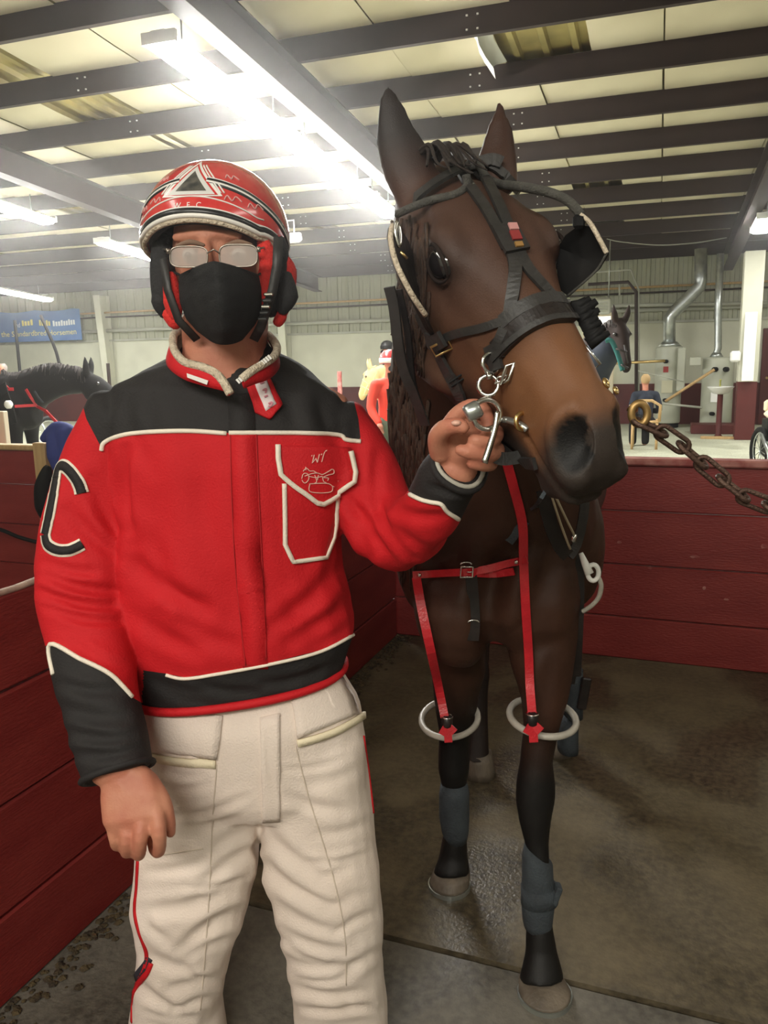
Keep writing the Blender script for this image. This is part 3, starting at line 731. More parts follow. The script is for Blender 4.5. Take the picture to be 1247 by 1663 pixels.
# placket
obj('placket', on_cloth(JB, [(389, 640), (392, 670), (393, 700)], .046, .0036, 0, step=6), M['black_cloth'], jacket, True)
obj('placket', on_cloth(JB, [(394, 704), (398, 800), (403, 900), (410, 1000), (415, 1086)], .046, .0036, 0, step=8), M['red_cloth'], jacket, True)
for pts in ([(374, 705), (376, 800), (381, 900), (390, 1000), (399, 1080)], [(416, 705), (420, 800), (425, 900), (430, 1000), (432, 1070)]):
    obj('stitching', cord_on(JB, pts, .0011, .0022), M['red_thread'], jacket, True)
# chest pocket with flap
obj('pocket', patch_on(JB, [(458, 785, 548, 770), (459, 850, 546, 845), (459, 884, 540, 874), (473, 914, 528, 905)], 8, .003), M['red_cloth'], jacket, True)
obj('pocket_binding', on_cloth(JB, [(461, 785), (462, 850), (462, 884), (475, 912), (528, 905), (541, 872), (546, 842), (547, 780)], .0075, .006, .003, curve=False), M['piping'], jacket, True)
obj('pocket_flap', patch_on(JB, [(449, 723, 567, 727), (450, 750, 573, 750), (455, 772, 576, 772), (470, 784, 572, 781), (492, 802, 548, 802), (516, 818, 526, 818)], 10, .008), M['red_cloth'], jacket, True)
obj('flap_binding', on_cloth(JB, [(450, 722), (450, 745), (454, 770), (468, 782), (512, 815), (522, 817), (545, 803), (573, 781), (575, 768), (566, 733)], .0085, .006, .009, curve=False), M['piping'], jacket, True)
FB = JB
def print_on(strokes, w, lift, m_, name):
    g = G()
    for s_ in strokes:
        q = on_cloth(JB, s_, w, .0012, lift, curve=len(s_) > 2, step=3); g.add(q.v, q.f)
    return obj(name, g, m_, jacket)
thread = mat('thread', (.78, .48, .40), .7)
print_on([[(488, 776), (491, 768), (497, 769), (498, 777), (492, 783), (488, 778)], [(492, 772), (503, 768), (512, 767), (520, 769), (527, 766), (535, 761), (537, 767), (529, 770), (522, 773)], [(490, 765), (495, 760), (500, 764), (506, 764), (512, 767)], [(494, 758), (494, 763)],
          [(508, 770), (511, 780), (508, 783)], [(514, 770), (512, 778)], [(520, 772), (522, 780), (526, 782)], [(522, 774), (529, 775), (528, 779)], [(499, 772), (510, 774), (520, 772)], [(500, 784), (530, 784), (532, 797), (501, 797), (500, 784)], [(535, 788), (537, 789)]], .0013, .0095, thread, 'embroidery')
vs, fs = text_mesh('J.M.', 1.0, .35)
ok = []
for (x, y, z) in vs:
    px, py = 513 - x * 15, 743 + y * 19 + x * 2.5
    p, n = hit(JB, px, py); ok.append(p + n * .0115)
g = G(); g.add(ok, fs); link('lettering', g.mesh('lettering', thread), jacket)
# sleeve letter C: white outline under black
Cs_ = [[(92, 776), (96, 760), (104, 757), (114, 765), (124, 778), (130, 790), (133, 801)], [(74, 868), (78, 884), (92, 893), (110, 894), (124, 889), (134, 884)], [(92, 776), (86, 810), (80, 840), (74, 868)]]
for k, q in enumerate(Cs_):
    wd = (.0175, .0155, .016)[k]
    obj('letter_outline', on_cloth(JB, q, wd + .0085, .003, .0005, step=4), M['piping'], jacket, True)
    obj('letter', on_cloth(JB, q, wd, .003, .0018, step=4), M['black_cloth'], jacket, True)
# stand collar, open at the throat
def sheet(top, bot, th=.006, m_=None, name='collar', sub=5):
    a = spline(top, sub); b = spline(bot, sub); A = P_(a); B_ = P_(b); g = G(); n = len(A); rows = 4; T = []; U = []
    for r in range(rows + 1):
        for i in range(n):
            f = r / rows; p = A[i].lerp(B_[i], f); p = p + Vector((0, -.006 * math.sin(math.pi * f), 0)); T.append(p); U.append(p + Vector((0, th, 0)))
    fs = [(r * n + i, r * n + i + 1, (r + 1) * n + i + 1, (r + 1) * n + i) for r in range(rows) for i in range(n - 1)]
    off = len(T); fb = [tuple(k + off for k in f[::-1]) for f in fs]
    ed = list(range(n)) + [r * n + n - 1 for r in range(1, rows + 1)] + [rows * n + i for i in range(n - 2, -1, -1)] + [r * n for r in range(rows - 1, 0, -1)]
    sd = [(ed[k], ed[(k + 1) % len(ed)], ed[(k + 1) % len(ed)] + off, ed[k] + off) for k in range(len(ed))]
    g.add(T + U, fs + fb + sd); return obj(name, g, m_, jacket, True), A
TL = [(292, 536, 1.57), (282, 545, 1.50), (283, 568, 1.45), (300, 588, 1.41), (328, 596, 1.385), (350, 606, 1.37), (364, 622, 1.36), (374, 640, 1.355)]
BL = [(282, 572, 1.575), (270, 578, 1.50), (273, 597, 1.44), (298, 616, 1.40), (328, 626, 1.378), (350, 632, 1.366), (364, 636, 1.36), (372, 643, 1.357)]
TR = [(428, 540, 1.575), (442, 550, 1.51), (450, 566, 1.46), (444, 580, 1.42), (428, 591, 1.39), (408, 603, 1.37), (392, 616, 1.36)]
BR = [(445, 572, 1.575), (452, 578, 1.51), (454, 594, 1.46), (446, 608, 1.42), (432, 618, 1.395), (414, 624, 1.378), (396, 631, 1.362)]
cl, A1 = sheet(TL, BL, m_=M['red_cloth']); cr, A2 = sheet(TR, BR, m_=M['red_cloth'])
for A, c_ in ((A1, cl), (A2, cr)):
    obj('fleece_edge', G().tube(A, .0075, 8), M['fleece'], jacket, True)
obj('collar_back', sheet([(292, 536, 1.57), (330, 528, 1.63), (390, 530, 1.635), (428, 540, 1.575)], [(284, 575, 1.575), (330, 585, 1.64), (390, 585, 1.64), (445, 575, 1.575)], m_=M['fleece'], name='collar_lining')[0].data and G().tube(P_([(292, 537, 1.57), (330, 529, 1.63), (390, 531, 1.635), (428, 541, 1.575)]), .006, 6), M['red_cloth'], jacket, True)
g = G()
for k in range(15):
    t = k / 14; p = at(387 + 51 * t, 619 - 39 * t, 1.353 + .04 * t); g.box(p, (.0035, .006, .0085), Matrix.Rotation(math.radians(-40), 3, 'Y'))
obj('zip_teeth', g, M['helmet_white'], jacket)
obj('patch', G().prism([(303, 606), (338, 618), (336, 625), (304, 613)], lambda u, v, w: at(u, v, 1.375 - .0 - (u - 320) * .0004 - w), .003), M['helmet_white'], jacket)
obj('tab', patch_on(JB, [(399, 626, 434, 612), (410, 655, 450, 645), (414, 671, 456, 660), (437, 682, 442, 679)], 6, .010), M['red_cloth'], jacket, True)
obj('tab_patch', patch_on(JB, [(411, 624, 428, 617), (432, 671, 447, 660)], 4, .0125, 8), mat('label_white', (.75, .66, .66), .7), jacket, True)
print_on([[(419, 626), (424, 624)], [(421, 632), (427, 630)], [(426, 640), (431, 639), (430, 644)], [(429, 650), (434, 648)], [(436, 661), (441, 659), (440, 664), (436, 665)]], .003, .0145, mat('red_ink', (.55, .2, .25), .7), 'tab_print')

# ---- trousers
TV, TF, TE = fuse([limb(HIPS, caps=1), limb(RLEG, caps=1), limb(LLEG, caps=1)], .006, 4, 'trousers')
TV = folds(TV, TF, [(430, 1500, 470, 1530, 6, .004), (300, 1440, 400, 1425, 6, .003), (280, 1340, 380, 1330, 6, .0025), (250, 1250, 330, 1262, 6, .0025), (460, 1250, 560, 1230, 6, .0025), (500, 1400, 600, 1385, 6, .003), (480, 1440, 560, 1470, 6, .003), (470, 1535, 520, 1560, 6, .004), (540, 1620, 615, 1640, 6, .003), (490, 1590, 560, 1585, 6, .004), (300, 1570, 350, 1600, 6, .004), (240, 1640, 310, 1655, 6, .003), 
    (421.807, 1340.88, 421.919, 1422.08, 6.8023, 0.0068), (417.211, 1341.75, 336.15, 1394.69, 11.9791, 0.0049), (425.383, 1369.53, 332.225, 1433.01, 10.2473, 0.0072), (410.371, 1434.83, 302.743, 1481.28, 12.6461, 0.0050), (246.82, 1280.62, 335.848, 1274.45, 7.98777, 0.0040), (243.426, 1328.42, 398.319, 1296.02, 7.77848, 0.0044), (306.062, 1351.95, 404.176, 1314.34, 9.86192, 0.0027), (242.026, 1416.02, 330.116, 1397.72, 8.88437, 0.0044), (231.348, 1478.08, 322.912, 1463.58, 11.3107, 0.0057),
    (387.74, 1483.26, 295.77, 1539.29, 11.5425, 0.0077), (378.421, 1524.22, 295.306, 1561.47, 7.13983, 0.0033), (370.663, 1589.8, 273.416, 1606.01, 8.40603, 0.0040), (236.702, 1550.38, 305.964, 1570.88, 10.1498, 0.0047), (228.495, 1596.62, 306.094, 1649.61, 9.62602, 0.0074), (346.955, 1621.54, 281.596, 1640.63, 6.78954, 0.0051), (236.767, 1493.12, 272.679, 1527.36, 8.70639, 0.0050),
    (436.347, 1347.56, 519.367, 1420.4, 10.2907, 0.0064), (430.948, 1402.4, 527.05, 1470.14, 10.0422, 0.0079), (445.802, 1466.02, 547.645, 1510.42, 9.83247, 0.0041), (458.643, 1511.6, 552.321, 1542.32, 9.38159, 0.0049), (472.037, 1559.33, 572.869, 1567.05, 9.71058, 0.0064), (472.355, 1601.21, 592.816, 1609.27, 7.70494, 0.0044), (486.483, 1636.4, 597.823, 1631.25, 7.47662, 0.0061), (596.806, 1397.54, 524.356, 1430.54, 9.93244, 0.0037), (606.96, 1484.45, 544.861, 1514.77, 7.42454, 0.0040), (618.169, 1542.04, 557.151, 1586.68, 9.33416, 0.0048), (505.689, 1273.39, 587.387, 1243, 9.53959, 0.0024), (465.6, 1292.42, 560.474, 1313.82, 10.1498, 0.0040), (514.937, 1355.57, 604.916, 1332.84, 9.22503, 0.0029),
    (434.075, 1195.84, 456.702, 1305.42, 5.90833, 0.0036), (298.716, 1208.19, 346.73, 1243.12, 5.41678, 0.0031), (596.08, 1449.74, 528.95, 1479, 9.70951, 0.0035)])
TV = wobble(TV, TF, .0024, 24, 8)
trousers = link('trousers', np_mesh('trousers', TV, TF, [M['white_pants']]), person)
TB = bvh(TV, TF)
obj('pocket_flap', patch_on(TB, [(240, 1150, 362, 1162), (241, 1190, 358, 1200), (242, 1216, 352, 1232)], 8, .006), M['white_pants'], trousers, True)
obj('flap_strip', on_cloth(TB, [(242, 1228), (290, 1236), (351, 1240)], .016, .006, .004), M['cream_strip'], trousers, True)
obj('pocket_flap', patch_on(TB, [(472, 1130, 562, 1092), (478, 1165, 585, 1125), (482, 1198, 594, 1152)], 8, .006), M['white_pants'], trousers, True)
obj('flap_strip', on_cloth(TB, [(482, 1206), (540, 1188), (594, 1158)], .014, .006, .005), M['cream_strip'], trousers, True)
obj('fly', patch_on(TB, [(422, 1165, 454, 1158), (424, 1240, 454, 1235), (426, 1300, 455, 1300), (426, 1334, 454, 1332)], 5, .005), M['white_pants'], trousers, True)
seam = mat('seam', (.60, .51, .42), .8)
for pts in ([(352, 1242), (346, 1320), (342, 1400), (338, 1480), (332, 1560), (325, 1640)], [(480, 1212), (500, 1290), (525, 1370), (545, 1440), (560, 1520), (562, 1600)], [(428, 1170), (430, 1250), (430, 1325)], [(450, 1170), (450, 1250), (450, 1325)], [(330, 1378), (250, 1390)]):
    obj('seam', cord_on(TB, pts, .0012, .0008), seam, trousers, True)
M['stripe_navy'] = mat('stripe_navy', (.022, .022, .032), .7)
obj('side_stripe', on_cloth(TB, [(224, 1398), (222, 1440), (219, 1480), (226, 1515), (238, 1548), (234, 1575), (222, 1598), (215, 1625), (214, 1660)], .008, .003, .001), M['red_cloth'], trousers, True)
obj('side_stripe', on_cloth(TB, [(243, 1556), (236, 1568), (222, 1585), (213, 1600)], .015, .003, .001), M['stripe_navy'], trousers, True)
obj('side_stripe', on_cloth(TB, [(246, 1564), (238, 1582), (224, 1600), (215, 1620), (213, 1655)], .010, .003, .0015), M['red_cloth'], trousers, True)
obj('side_stripe', on_cloth(TB, [(590, 1195), (598, 1250), (606, 1320), (616, 1400), (622, 1480), (622, 1540), (625, 1600)], .006, .003, .001), M['red_cloth'], trousers, True)
# boots (below the frame)
for lx, ly, Yb in ((290, 1690, 1.565), (557, 1690, 1.555)):
    p = at(lx, ly, Yb); p.z = 0
    V_, F_, E_ = fuse([chain([p + Vector((0, .01, .16)), p + Vector((0, .01, .055))], [.052, .05]), chain([p + Vector((0, .03, .045)), p + Vector((0, -.07, .04)), p + Vector((0, -.16, .032))], [.045, .046, .032])], .006, 4)
    V_[:, 2] = np.maximum(V_[:, 2], .0); link('boot', np_mesh('boot', V_, F_, [M['leather']]), person)

# ---- helmet
hx = at(352, 388, 1.50); HR = (.130, .150, .130)
TURN = math.radians(-7)
def hp(phi, e, k=1.0):
    """point on the helmet: phi = 0 straight ahead, positive to the photo's right; e = elevation (degrees)"""
    a = math.radians(phi) + TURN; e = math.radians(e); b = .90
    return hx + Matrix.Rotation(math.radians(9), 3, 'X') @ Vector((HR[0] * k * math.cos(e) * math.sin(a), -HR[1] * k * math.cos(e) * math.cos(a), HR[2] * k * math.sin(e)))
def rim(phi):
    a = abs(phi)
    if a < 52: return 17 - 14 * (a / 52) ** 2
    if a < 92: f = (a - 52) / 40; return 3 - 16 * f * f * (3 - 2 * f)
    return -13 - 14 * min(1, (a - 92) / 40)
phis = [-180 + 4 * k for k in range(90)]
g = G(); rings = []
for k in range(13):
    f = k / 12; rings.append([hp(p, 89 + (rim(p) - 89) * f) for p in phis])
inner = [[hp(p, 89 + (rim(p) - 89) * (1 - k / 6), .93) for p in phis] for k in range(6)]
g.loft(rings + inner, caps=True)
helmet = obj('helmet', g, M['helmet_red'], person, True)
def band_on(pts, w, k=1.004, name='stripe', m_=None, sub=6):
    q = spline(pts, sub) if len(pts) > 2 else dense(pts, 4); A = [hp(a, b, k) for a, b in q]; Ns = [(p - hx).normalized() for p in A]
    return obj(name, G().strap(A, Ns, w, .0016), m_, helmet, True)
rimpts = [(p, rim(p) + .6) for p in range(-180, 181, 6)]
band_on([(p, rim(p) + 3.2) for p in range(-88, 89, 4)], .010, 1.003, 'rim_stripe', M['helmet_black'], 2)
obj('rim_lining', G().tube([hp(p, rim(p) - 2.5, .955) for p in phis], .0045, 8, closed=True), M['fleece'], helmet, True)
obj('rim_trim', G().tube([hp(p, rim(p) + .3, .988) for p in phis], .0042, 8, closed=True), mat('rim_white', (.78, .75, .70), .3), helmet, True)
band_on([(p, rim(p) + 5.6) for p in range(-70, 71, 5)], .0035, 1.004, 'rim_stripe', M['helmet_white'], 2)
band_on([(p, rim(p) + 14.0 - 3.5 * (abs(p) / 60) ** 2) for p in range(-62, 63, 6)], .002, 1.004, 'pin_stripe', M['helmet_white'], 2)
for s_ in (-1, 1):
    for (dw, w, m_) in ((0, .013, 'helmet_black'), (0, .0035, 'helmet_white'), (3.4, .003, 'helmet_white')):
        band_on([(s_ * 14, 44 + dw), (s_ * 30, 40 + dw), (s_ * 50, 31 + dw), (s_ * 72, 14 + dw), (s_ * 95, -8 + dw)], w, 1.0035 if w > .01 else 1.0065, 'side_stripe', M[m_])
    band_on([(s_ * 26, 33), (s_ * 20, 44), (s_ * 9, 63)], .0022, 1.0055, 'pin_stripe', M['helmet_white'])
    band_on([(s_ * 29, 33), (s_ * 23.5, 44), (s_ * 13, 63)], .0022, 1.0055, 'pin_stripe', M['helmet_white'])
    # faded scroll marks in the red panels
    for (a0, e0) in ((40, 47), (34, 28), (52, 22)):
        band_on([(s_ * (a0 - 6), e0), (s_ * (a0 - 3), e0 + 3), (s_ * a0, e0 - 1), (s_ * (a0 + 4), e0 + 2), (s_ * (a0 + 8), e0 - 2)], .0016, 1.0045, 'scroll', mat('faded', (.66, .35, .33), .5))
def tri_on(pts, k, m_, name):
    (a0, b0), (a1, b1), (a2, b2) = pts; n = 9; g = G(); vs = []; fs = []
    for i in range(n + 1):
        for j in range(n + 1):
            f = i / n; h_ = j / n; l = (a0 + (a1 - a0) * f, b0 + (b1 - b0) * f); r = (a0 + (a2 - a0) * f, b0 + (b2 - b0) * f)
            vs.append(hp(l[0] + (r[0] - l[0]) * h_, l[1] + (r[1] - l[1]) * h_, k))
    for i in range(n):
        for j in range(n): q = i * (n + 1) + j; fs.append((q, q + 1, q + n + 2, q + n + 1))
    g.add(vs, fs); return obj(name, g, m_, helmet, True)
tri_on([(0, 72), (-27, 30.5), (27, 30.5)], 1.0075, M['helmet_white'], 'emblem_border')
tri_on([(0, 66), (-23.5, 31.5), (23.5, 31.5)], 1.0085, M['helmet_red'], 'emblem_border')
tri_on([(0, 62), (-21, 32), (21, 32)], 1.0095, mat('emblem_white', (.62, .62, .60), .4), 'emblem_border')
tri_on([(0, 55), (-14, 35), (14, 35)], 1.0105, mat('emblem_black', (.03, .032, .03), .35, var=(.12, .11, .09), scale=60), 'emblem')
vs, fs = text_mesh('W . F . C .', 6.2)
g = G(); g.add([hp(x * .98, 24.0 + y - 14.0 * 0 - (x / 48) ** 2 * 5, 1.0055) for x, y, z in vs], fs); link('lettering', g.mesh('lettering', M['helmet_white']), helmet)
# lining: black liner inside, red cheek pads, straps with buckle
for s_, x0 in ((1, 441), (-1, 273)):
    obj('ear_flap', chain(P_([(x0 + 6 * s_, 400, 1.455), (x0 + 8 * s_, 440, 1.455), (x0 + 6 * s_, 480, 1.455), (x0 - 1 * s_, 505, 1.46)]), [.022, .023, .022, .012], 14, 4), M['pad_black'], helmet, True)
g = G(); g.loft([[hp(p, 80 + (rim(p) - 5 - 80) * k / 6, .90) for p in phis] for k in range(7)] + [[hp(p, 80 + (rim(p) - 2 - 80) * (1 - k / 6), .80) for p in phis] for k in range(7)])
obj('liner', g, M['pad_black'], helmet, True)
def pad(pts, rs, m_, name): return obj(name, chain(P_(pts), rs, 12, 4), m_, helmet, True)
pad([(428, 395, 1.42), (437, 430, 1.415), (430, 465, 1.42), (424, 490, 1.43)], [.012, .017, .017, .010], M['pad_red'], 'cheek_pad')
pad([(455, 418, 1.455), (466, 440, 1.46), (463, 475, 1.46), (458, 505, 1.46)], [.012, .017, .017, .012], M['pad_red'], 'ear_pad')
pad([(457, 515, 1.45), (452, 522, 1.45)], [.010, .010], M['pad_red'], 'ear_pad')
pad([(466, 450, 1.44), (467, 480, 1.44), (460, 500, 1.44)], [.010, .019, .012], M['pad_black'], 'ear_cup')
pad([(276, 452, 1.42), (281, 490, 1.42), (284, 512, 1.42)], [.012, .017, .012], M['pad_red'], 'cheek_pad')
pad([(276, 512, 1.425), (284, 522, 1.425)], [.013, .014], M['pad_red'], 'cheek_pad')
pad([(262, 455, 1.45), (262, 490, 1.45), (266, 508, 1.45)], [.012, .018, .010], M['pad_black'], 'ear_cup')
obj('chin_strap', G().strap(P_([(452, 385, 1.40), (450, 430, 1.395), (443, 470, 1.395), (432, 505, 1.40), (424, 530, 1.41), (412, 552, 1.43)]), Vector((0.3, -1, 0)), .016, .003), M['leather'], helmet, True)
obj('chin_strap', G().strap(P_([(265, 420, 1.41), (272, 470, 1.40), (290, 520, 1.405), (320, 552, 1.43)]), Vector((-0.3, -1, 0)), .014, .003), M['leather'], helmet, True)
for y in (478, 488, 498, 508, 518):
    obj('buckle', G().box(at(436 - (y - 478) * .25, y, 1.388), (.017, .006, .006), bev=.002), M['steel'] if y in (478, 498) else M['helmet_black'], helmet)

# ---- face mask
rows = [((291, 446), (347, 424), (420, 446)), ((290, 466), (349, 440), (424, 466)), ((292, 492), (354, 470), (425, 488)), ((302, 518), (359, 505), (424, 508)), ((320, 538), (362, 540), (414, 528)), ((340, 553), (364, 560), (394, 552))]
Yc = [1.298, 1.290, 1.286, 1.292, 1.315, 1.35]; Ye = [1.395, 1.40, 1.405, 1.41, 1.41, 1.39]
nr, nc = 26, 28; T = []; U = []
for i in range(nr + 1):
    f = i / nr * (len(rows) - 1); k = min(int(f), len(rows) - 2); t = f - k; t = t * t * (3 - 2 * t) * .4 + t * .6
    l, m, r = ([rows[k][q][d] + (rows[k + 1][q][d] - rows[k][q][d]) * t for d in (0, 1)] for q in (0, 1, 2))
    yc = Yc[k] + (Yc[k + 1] - Yc[k]) * t; ye = Ye[k] + (Ye[k + 1] - Ye[k]) * t
    for j in range(nc + 1):
        u = -1 + 2 * j / nc
        side = l if u < 0 else r; a = abs(u)
        px = m[0] + (side[0] - m[0]) * a; py = m[1] + (side[1] - m[1]) * a ** (1.35 + .9 * i / nr)
        wr = .0016 * math.sin(px * .13 + i * .9) * math.sin(i * .8) + .0022 * math.exp(-((i - 8 - 2 * u) / 1.3) ** 2) - .002 * math.exp(-((i - 19) / 1.2) ** 2)
        yy = yc + (ye - yc) * a ** 1.7 + wr; T.append(at(px, py, yy)); U.append(at(px, py, yy + .004))
w = nc + 1; fs = [(i * w + j, i * w + j + 1, (i + 1) * w + j + 1, (i + 1) * w + j) for i in range(nr) for j in range(nc)]
off = len(T); ed = list(range(w)) + [i * w + nc for i in range(1, nr + 1)] + [nr * w + j for j in range(nc - 1, -1, -1)] + [i * w for i in range(nr - 1, 0, -1)]
g = G(); g.add(T + U, fs + [tuple(k + off for k in f[::-1]) for f in fs] + [(ed[k], ed[(k + 1) % len(ed)], ed[(k + 1) % len(ed)] + off, ed[k] + off) for k in range(len(ed))])
fm = obj('face_mask', g, M['mask'], person, True)
for q in ([(291, 446, 1.395), (278, 440, 1.44), (270, 438, 1.47)], [(420, 446, 1.395), (432, 438, 1.44), (438, 436, 1.47)]):
    obj('ear_loop', G().tube(P_(q), .002, 6), M['mask'], fm, True)

# ---- glasses
gl = None
def lens_shape(x0, x1, y0, y1, Y):
    pts = []
    cx, cy, a, b = (x0 + x1) / 2, (y0 + y1) / 2, (x1 - x0) / 2, (y1 - y0) / 2
    for k in range(28):
        th = 2 * math.pi * k / 28; c_, s_ = math.cos(th), math.sin(th)
        pts.append((cx + a * math.copysign(abs(c_) ** .55, c_), cy + b * math.copysign(abs(s_) ** .6, s_)))
    return pts
lf = lens_shape(276, 337, 400, 434, 0); rt = lens_shape(356, 418, 397, 433, 0)
def gy(x): return 1.338
fr = G()
for L_ in (lf, rt): fr.tube([at(x, y, gy(x)) for x, y in L_], .0014, 6, closed=True)
fr.tube(P_([(337, 411, 1.335), (347, 405, 1.330), (356, 411, 1.335)]), .0014, 6)
for q in ([(276, 408, 1.37), (268, 405, 1.40), (262, 404, 1.48)], [(418, 405, 1.37), (428, 402, 1.40), (436, 400, 1.48)]): fr.tube(P_([(q[0][0], q[0][1], gy(q[0][0]))] + list(q[1:])), .0017, 6)
for x, y in ((273, 408), (420, 405)): fr.box(at(x, y, gy(x) - .002), (.005, .006, .008))
glasses = obj('glasses', fr, M['wire'], person, True)
for L_ in (lf, rt):
    g = G(); g.prism(L_, lambda u, v, w: at(u, v, gy(u) + w), .0015); obj('lens', g, M['lens'], glasses)
# ================================================================== THE BAY HORSE
M['coat'] = mat('coat', (.08, .035, .02), .55, attr='coat', var=(.74, .72, .70), scale=9, bump=.14, bscale=420, spec=.3)
M['hoof'] = mat('hoof', (.175, .140, .105), .55, var=(.095, .075, .055), scale=14, bump=.3, stretch=(1, 1, .25))
M['wrap'] = mat('wrap', (.040, .050, .058), .85, var=(.028, .034, .04), scale=20, bump=.4, bscale=200)
M['hair'] = mat('hair', (.014, .009, .007), .5, var=(.03, .017, .011), scale=30, stretch=(8, 8, 1), bump=.6, bscale=120)
HU, HV, HW, HT = Vector((.340, -.618, -.709)), Vector((.186, -.695, .695)), Vector((-.922, -.368, -.121)), Vector((.116, 1.411, 1.796))
def hd(u, v, w): return HT + HU * u + HV * v + HW * w
# (u, top, bottom, half width, width of the forehead/nose, width of the underside)
HEADST = [(-.05, -.02, -.16, .062, .5, .6), (0, .008, -.185, .078, .62, .5), (.05, .034, -.225, .089, .72, .45), (.10, .048, -.260, .101, .78, .42), (.15, .055, -.280, .110, .80, .42), (.20, .055, -.286, .109, .78, .42), (.25, .050, -.276, .097, .70, .42), (.30, .044, -.255, .083, .62, .45),
          (.35, .038, -.230, .073, .58, .50), (.40, .032, -.207, .065, .58, .52), (.445, .026, -.186, .059, .58, .56), (.48, .021, -.170, .057, .60, .60), (.515, .012, -.158, .058, .66, .62), (.547, -.006, -.150, .056, .70, .62), (.572, -.028, -.142, .049, .72, .62), (.586, -.052, -.132, .038, .72, .62)]
def head_ring(u, top, bot, hw, ft, fb, n=28):
    pts = []; m = top - (top - bot) * .36
    prof = [(0, top), (.55 * ft, top - .004), (ft, top - (top - bot) * .07), (.94, top - (top - bot) * .20), (1.0, m), (.94, top - (top - bot) * .55), (.78, top - (top - bot) * .76), (fb, top - (top - bot) * .93), (fb * .5, bot), (0, bot)]
    side = [(a * hw, b) for a, b in prof]
    q = side + [(-a, b) for a, b in side[-2:0:-1]]
    return [hd(u, b, a) for a, b in q]
headg = G(); headg.loft([head_ring(*s) for s in HEADST])
ear_r = limb([(648, 345, 742, 312, 1.42, .030), (622, 290, 712, 276, 1.425, .026), (610, 240, 697, 238, 1.43, .022), (610, 200, 674, 206, 1.43, .018), (614, 160, 658, 170, 1.43, .013), (622, 138, 642, 144, 1.43, .007)], caps=3, p=2.1)
ear_l = limb([(760, 312, 842, 302, 1.45, .03), (772, 268, 838, 272, 1.46, .026), (783, 236, 836, 240, 1.465, .02), (793, 206, 831, 212, 1.465, .015), (803, 182, 823, 188, 1.465, .009), (808, 164, 817, 168, 1.465, .005)], caps=3, p=2.1)
RH = Matrix((HU, HV, HW)).transposed()
lips = [ball(hd(.555, -.105, 0), (.044, .036, .030)), ball(hd(.53, -.150, 0), (.036, .034, .028)), ball(hd(.528, -.045, .028), (.030, .033, .034)), ball(hd(.528, -.045, -.028), (.030, .033, .034)), ball(hd(.180, .010, .076), (.058, .036, .032), RH), ball(hd(.180, .010, -.076), (.058, .036, .032), RH),
        chain([hd(.13, -.20, .062), hd(.21, -.19, .062), hd(.29, -.17, .055)], [.050, .046, .030]), chain([hd(.13, -.20, -.062), hd(.21, -.19, -.062), hd(.29, -.17, -.055)], [.050, .046, .030]),
        chain([hd(.24, -.06, .080), hd(.34, -.055, .062), hd(.44, -.05, .050)], [.020, .014, .010]), chain([hd(.24, -.06, -.080), hd(.34, -.055, -.062), hd(.44, -.05, -.050)], [.020, .014, .010])]
NECK = [(672, 318, 800, 298, 1.50, .085), (650, 400, 822, 385, 1.57, .115), (640, 500, 850, 480, 1.65, .145), (634, 600, 890, 580, 1.73, .165), (630, 700, 930, 680, 1.80, .18), (634, 790, 962, 775, 1.88, .19), (650, 870, 972, 855, 1.95, .195), (668, 930, 962, 920, 1.98, .17)]
neckg = limb(NECK, caps=3, p=2.1)
ax_b = Vector((.234, .972, 0)); lat = Vector((.972, -.234, 0)); c0 = at(806, 930, 1.88); c0.z = 0
TR_ = [(-.13, .10, .13, 1.03), (-.07, .17, .21, 1.04), (.03, .215, .27, 1.08), (.18, .235, .32, 1.14), (.4, .255, .335, 1.17), (.7, .285, .335, 1.15), (.98, .28, .31, 1.17), (1.2, .255, .28, 1.21), (1.36, .19, .22, 1.23), (1.44, .10, .12, 1.24)]
trg = G(); rings = []
for d, w, h_, z in TR_:
    c = c0 + ax_b * d + Vector((0, 0, z)); rings.append([c + lat * (w * math.cos(2 * math.pi * k / 24)) + Vector((0, 0, h_ * math.sin(2 * math.pi * k / 24))) for k in range(24)])
trg.loft(rings)
# breast muscles
br = [ball(at(742, 985, 1.86), (.105, .11, .15)), ball(at(868, 965, 1.84), (.11, .11, .16)), ball(at(700, 900, 1.95), (.09, .14, .16)), ball(at(930, 880, 1.97), (.075, .14, .17))]
FR = [(812, 965, 946, 955, 1.88, 0.11), (818, 1030, 938, 1020, 1.855, 0.1), (832, 1085, 930, 1075, 1.8392, 0.088), (846, 1140, 922, 1132, 1.8233, 0.07), (850, 1185, 908, 1182, 1.8108, 0.056), (845, 1235, 896, 1235, 1.8042, 0.047), (838, 1268, 901, 1266, 1.7997, 0.049), (836, 1298, 902, 1294, 1.7947, 0.049), (842, 1332, 894, 1332, 1.785, 0.042), (852, 1368, 890, 1368, 1.775, 0.032), (856, 1420, 892, 1420, 1.76, 0.032), (857, 1480, 894, 1480, 1.745, 0.034), (853, 1516, 900, 1515, 1.735, 0.042), (853, 1545, 905, 1543, 1.72, 0.038), (846, 1578, 914, 1574, 1.7, 0.044), (842, 1596, 917, 1592, 1.69, 0.05)]
